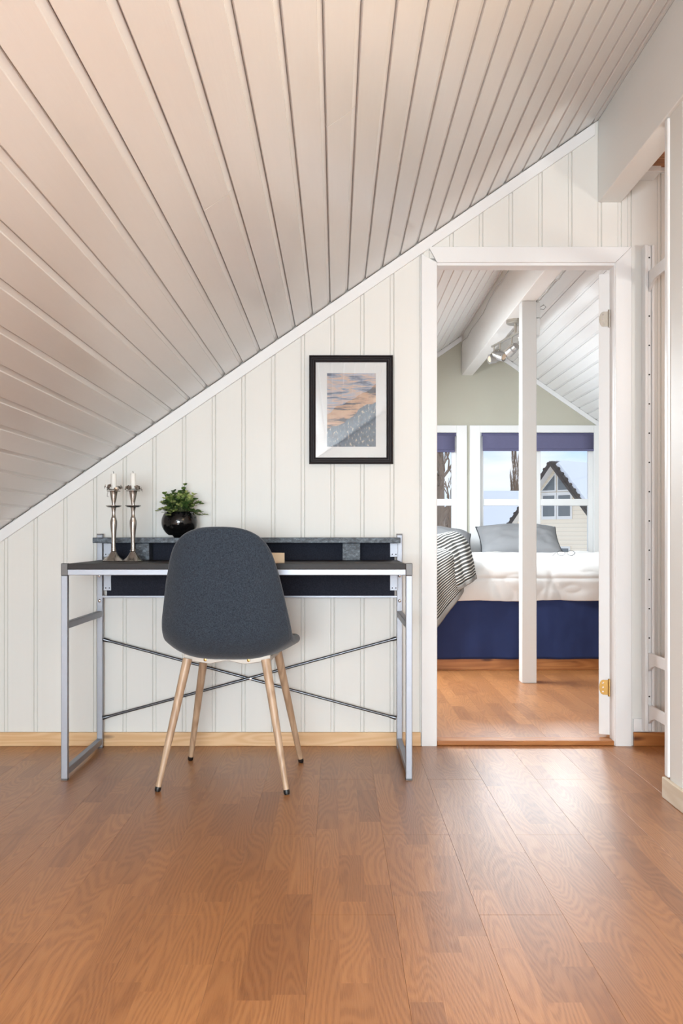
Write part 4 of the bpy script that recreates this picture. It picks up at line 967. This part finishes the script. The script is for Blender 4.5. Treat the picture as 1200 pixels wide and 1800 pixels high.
# ------------------------------------------------------------------ outdoors
GZ = -2.9
gnd = MB().grid(lambda u, v: Vector((-60+140*u, 9.5+120*v, GZ + 0.15*noise.noise(Vector((u*18, v*16, 0))))), 40, 40).build('snowy_ground', M['snow'], smooth=True); struct(gnd, 'snow-covered ground outside the bedroom windows')
def house(name, apex_px, apex_py, Y, phi, pitch, half, length, over, label, wins):
    ap = at(apex_px, apex_py, Y); ph = R(phi)
    g = Vector((math.cos(ph), -math.sin(ph), 0)); r = Vector((math.sin(ph), math.cos(ph), 0)); z_ = Vector((0, 0, 1))
    h_ = thing(name, (ap.x, ap.y, GZ), label, 'house'); og = h_.location.copy()
    hgt = half*math.tan(R(pitch)); ez = ap.z - hgt
    def pt(a, b, z): return Vector((ap.x, ap.y, 0)) + g*a + r*b + z_*z
    # walls
    ol = [(-half, GZ-0.3), (half, GZ-0.3), (half, ez), (0, ap.z), (-half, ez)]
    MB().add([pt(a, b, z) for b in (0, length) for a, z in ol], [(0,1,2,3,4), (9,8,7,6,5)] + [(i, (i+1) % 5, (i+1) % 5+5, i+5) for i in range(5)]).build('walls', M['siding'], h_, origin=og)
    for s, nm in ((1, 'roof'), (-1, 'roof')):
        ct, st_ = math.cos(R(pitch)), math.sin(R(pitch)); le = (half+0.45)/ct
        def rp(u, b, n): return pt(s*(u*ct + n*st_), b, ap.z + 0.02 - u*st_ + n*ct)
        ro = MB().add([rp(u, b, n) for b in (-over, length+over) for u, n in ((0, 0), (le, 0), (le, 0.08), (0, 0.08))], [(0,1,2,3), (7,6,5,4), (0,4,5,1), (1,5,6,2), (2,6,7,3), (3,7,4,0)]).build(nm, M['tiles'], h_, origin=og)
        nn = 40; ob = -over + 0.16
        mb = MB(); vs = []
        for k in range(nn+1):
            u = le*(0.005+0.99*k/nn); jag = 0.12*noise.noise(Vector((k*1.7, s, Y))) + (0.0 if k > 0 else 0.5)
            vs += [rp(u, ob+jag, 0.081), rp(u, ob+jag+0.05, 0.22), rp(u, length, 0.22), rp(u, length, 0.081)]
        mb.add(vs, [(k*4+i, k*4+(i+1) % 4, k*4+4+(i+1) % 4, k*4+4+i) for k in range(nn) for i in range(4)]).build('snow_cover', M['snow'], ro, origin=og)
        # tile lumps along the verge
        mb = MB()
        for k in range(int(le/0.34)):
            c = rp(0.17+k*0.34, -over+0.08, 0.10); mb.lathe([(0.0, -0.09), (0.06, -0.06), (0.085, 0), (0.06, 0.06), (0.0, 0.09)], c, 7)
        mb.build('verge_tiles', M['tiles'], ro, origin=og)
        MB().add([rp(u, b, n) for b in (-over-0.03, -over) for u, n in ((0, -0.12), (le, -0.12), (le, 0.0), (0, 0.0))], [(0,1,2,3), (7,6,5,4), (0,4,5,1), (1,5,6,2), (2,6,7,3), (3,7,4,0)]).build('bargeboard', M['tiles'], ro, origin=og)
        MB().add([rp(u, b, n) for b in (-over+0.02, 0) for u, n in ((0, -0.06), (le, -0.06), (le, -0.005), (0, -0.005))], [(0,1,2,3), (7,6,5,4), (0,4,5,1), (1,5,6,2), (2,6,7,3), (3,7,4,0)]).build('soffit', M['house_trim'], ro, origin=og)
    for ol in wins:
        n = len(ol); cxm = sum(p[0] for p in ol)/n; czm = sum(p[1] for p in ol)/n
        grow = lambda p, k: (cxm + (p[0]-cxm)*k, czm + (p[1]-czm)*k)
        fr = [pt(a, b, ap.z+z) for b in (-0.07, 0.0) for a, z in [grow(p, 1.18) for p in ol]]
        f_ = MB().add(fr, [tuple(range(n)), tuple(range(2*n-1, n-1, -1))] + [(i, (i+1) % n, (i+1) % n+n, i+n) for i in range(n)]).build('window', M['house_trim'], h_, origin=og)
        pn = [pt(a, b, ap.z+z) for b in (-0.085, -0.06) for a, z in [grow(p, 0.90) for p in ol]]
        MB().add(pn, [tuple(range(n)), tuple(range(2*n-1, n-1, -1))] + [(i, (i+1) % n, (i+1) % n+n, i+n) for i in range(n)]).build('pane', M['house_glass'], f_, origin=og)
    return h_
wn_ = [[(-0.85, -1.32), (-0.08, -1.32), (-0.08, -0.52)], [(0.08, -1.32), (0.75, -1.32), (0.08, -0.52)],
       [(-0.80, -2.60), (-0.08, -2.60), (-0.08, -1.50), (-0.80, -1.50)], [(0.08, -2.60), (0.80, -2.60), (0.80, -1.50), (0.08, -1.50)],
       [(0.05, -4.75), (0.70, -4.75), (0.70, -4.05), (0.05, -4.05)]]
house('gabled_house', 979, 814, 45, 48, 50, 4.2, 12, 0.55, 'cream gabled house with snowy roof and triangular gable windows outside', wn_)
# lower snow-roofed house further left: its ridge runs across the view
def low_house():
    Y = 78; zR = az(868, Y); x0, x1 = ax(796, Y), ax(960, Y); zE = az(940, Y-9)
    h_ = thing('snow_roofed_house', ((x0+x1)/2, Y, GZ), 'long low house under a thick snow roof, seen left of the post', 'house'); og = h_.location.copy()
    MB().poly([(x0+0.4, GZ-0.3), (x1-0.4, GZ-0.3), (x1-0.4, zE), (x0+0.4, zE)], Y-8.4, Y+8).build('walls', M['siding'], h_, origin=og)
    ro = MB()
    for s in (-1, 1): ro.add([(x, Y+yy*s, z) for x in (x0, x1) for yy, z in ((0, zR-0.3), (9, zE-0.3), (9, zE-0.05), (0, zR-0.05))], [(0,1,2,3), (7,6,5,4), (0,4,5,1), (1,5,6,2), (2,6,7,3), (3,7,4,0)])
    r_ = ro.build('roof', M['tiles'], h_, origin=og)
    sn = MB()
    for s in (-1, 1): sn.add([(x, Y+yy*s, z) for x in (x0-0.05, x1+0.05) for yy, z in ((0, zR-0.05), (9.1, zE-0.05), (9.1, zE+0.25), (0, zR+0.25))], [(0,1,2,3), (7,6,5,4), (0,4,5,1), (1,5,6,2), (2,6,7,3), (3,7,4,0)])
    sn.build('snow_cover', M['snow'], r_, origin=og)
    cx = ax(904, Y-2)
    MB().box(cx, cx+0.9, Y-3.0, Y-2.2, zR-3.0, zR-0.6).build('chimney', M['tiles'], h_, origin=og)
low_house()

def tree(name, px, Y, top_py, label, spread, up, seed, base_z=GZ, trunk=0.18, depth=5):
    rnd = random.Random(seed); b = Vector((ax(px, Y), Y, base_z)); ht = az(top_py, Y) - base_z
    t_ = thing(name, b, label, 'tree'); tk = MB(); br = MB()
    pts = [Vector((0.1*noise.noise(Vector((k*0.8, seed, 0))), 0.1*noise.noise(Vector((k*0.8, seed, 4))), ht*k/8)) for k in range(9)]
    tk.tube(pts, [trunk*(1-0.11*k) for k in range(9)], 8); tk.build('trunk', M['bark'], t_, smooth=True)
    def grow(p, d, ln, r, lev):
        q1 = p + d*ln*0.5 + Vector((rnd.uniform(-.1, .1), rnd.uniform(-.1, .1), 0))*ln; q2 = p + (d + Vector((0, 0, up*0.25))).normalized()*ln
        br.tube([p, q1, q2], [r, r*0.75, r*0.45], 5 if lev < 2 else 3, caps=False)
        if lev >= depth - 2: return
        for k in range(4 if lev == 0 else 3):
            f = rnd.uniform(0.35, 1.0); o = p + (q2-p)*f
            nd = (d*0.8 + Vector((rnd.uniform(-1, 1), rnd.uniform(-1, 1), rnd.uniform(-.2, 1)))*0.75*spread + Vector((0, 0, up))).normalized()
            grow(o, nd, ln*rnd.uniform(0.45, 0.7), r*0.55, lev+1)
    for k in range(46):
        f = rnd.uniform(0.16, 0.98); i = min(7, int(f*8)); o = pts[i] + (pts[i+1]-pts[i])*(f*8-i)
        a = rnd.uniform(0, 2*math.pi); d = Vector((math.cos(a)*spread, math.sin(a)*spread, up)).normalized()
        grow(o, d, ht*0.20*(1.15-f*0.7), trunk*0.30*(1.1-f*0.7), 0)
    o_ = br.build('branches', M['bark'], t_, fix=False); o_['kind'] = 'stuff'
tree('poplar_tree', 903, 100, 801, 'tall narrow bare poplar rising behind the low snowy roof', 0.22, 1.0, 3, trunk=0.16)
tree('poplar_tree', 909, 106, 812, 'second bare poplar close beside the post edge', 0.20, 1.0, 9, trunk=0.16)
tree('bare_tree', 773, 24, 700, 'thick-trunked bare tree outside the left bedroom window', 0.75, 0.55, 5, trunk=0.26)
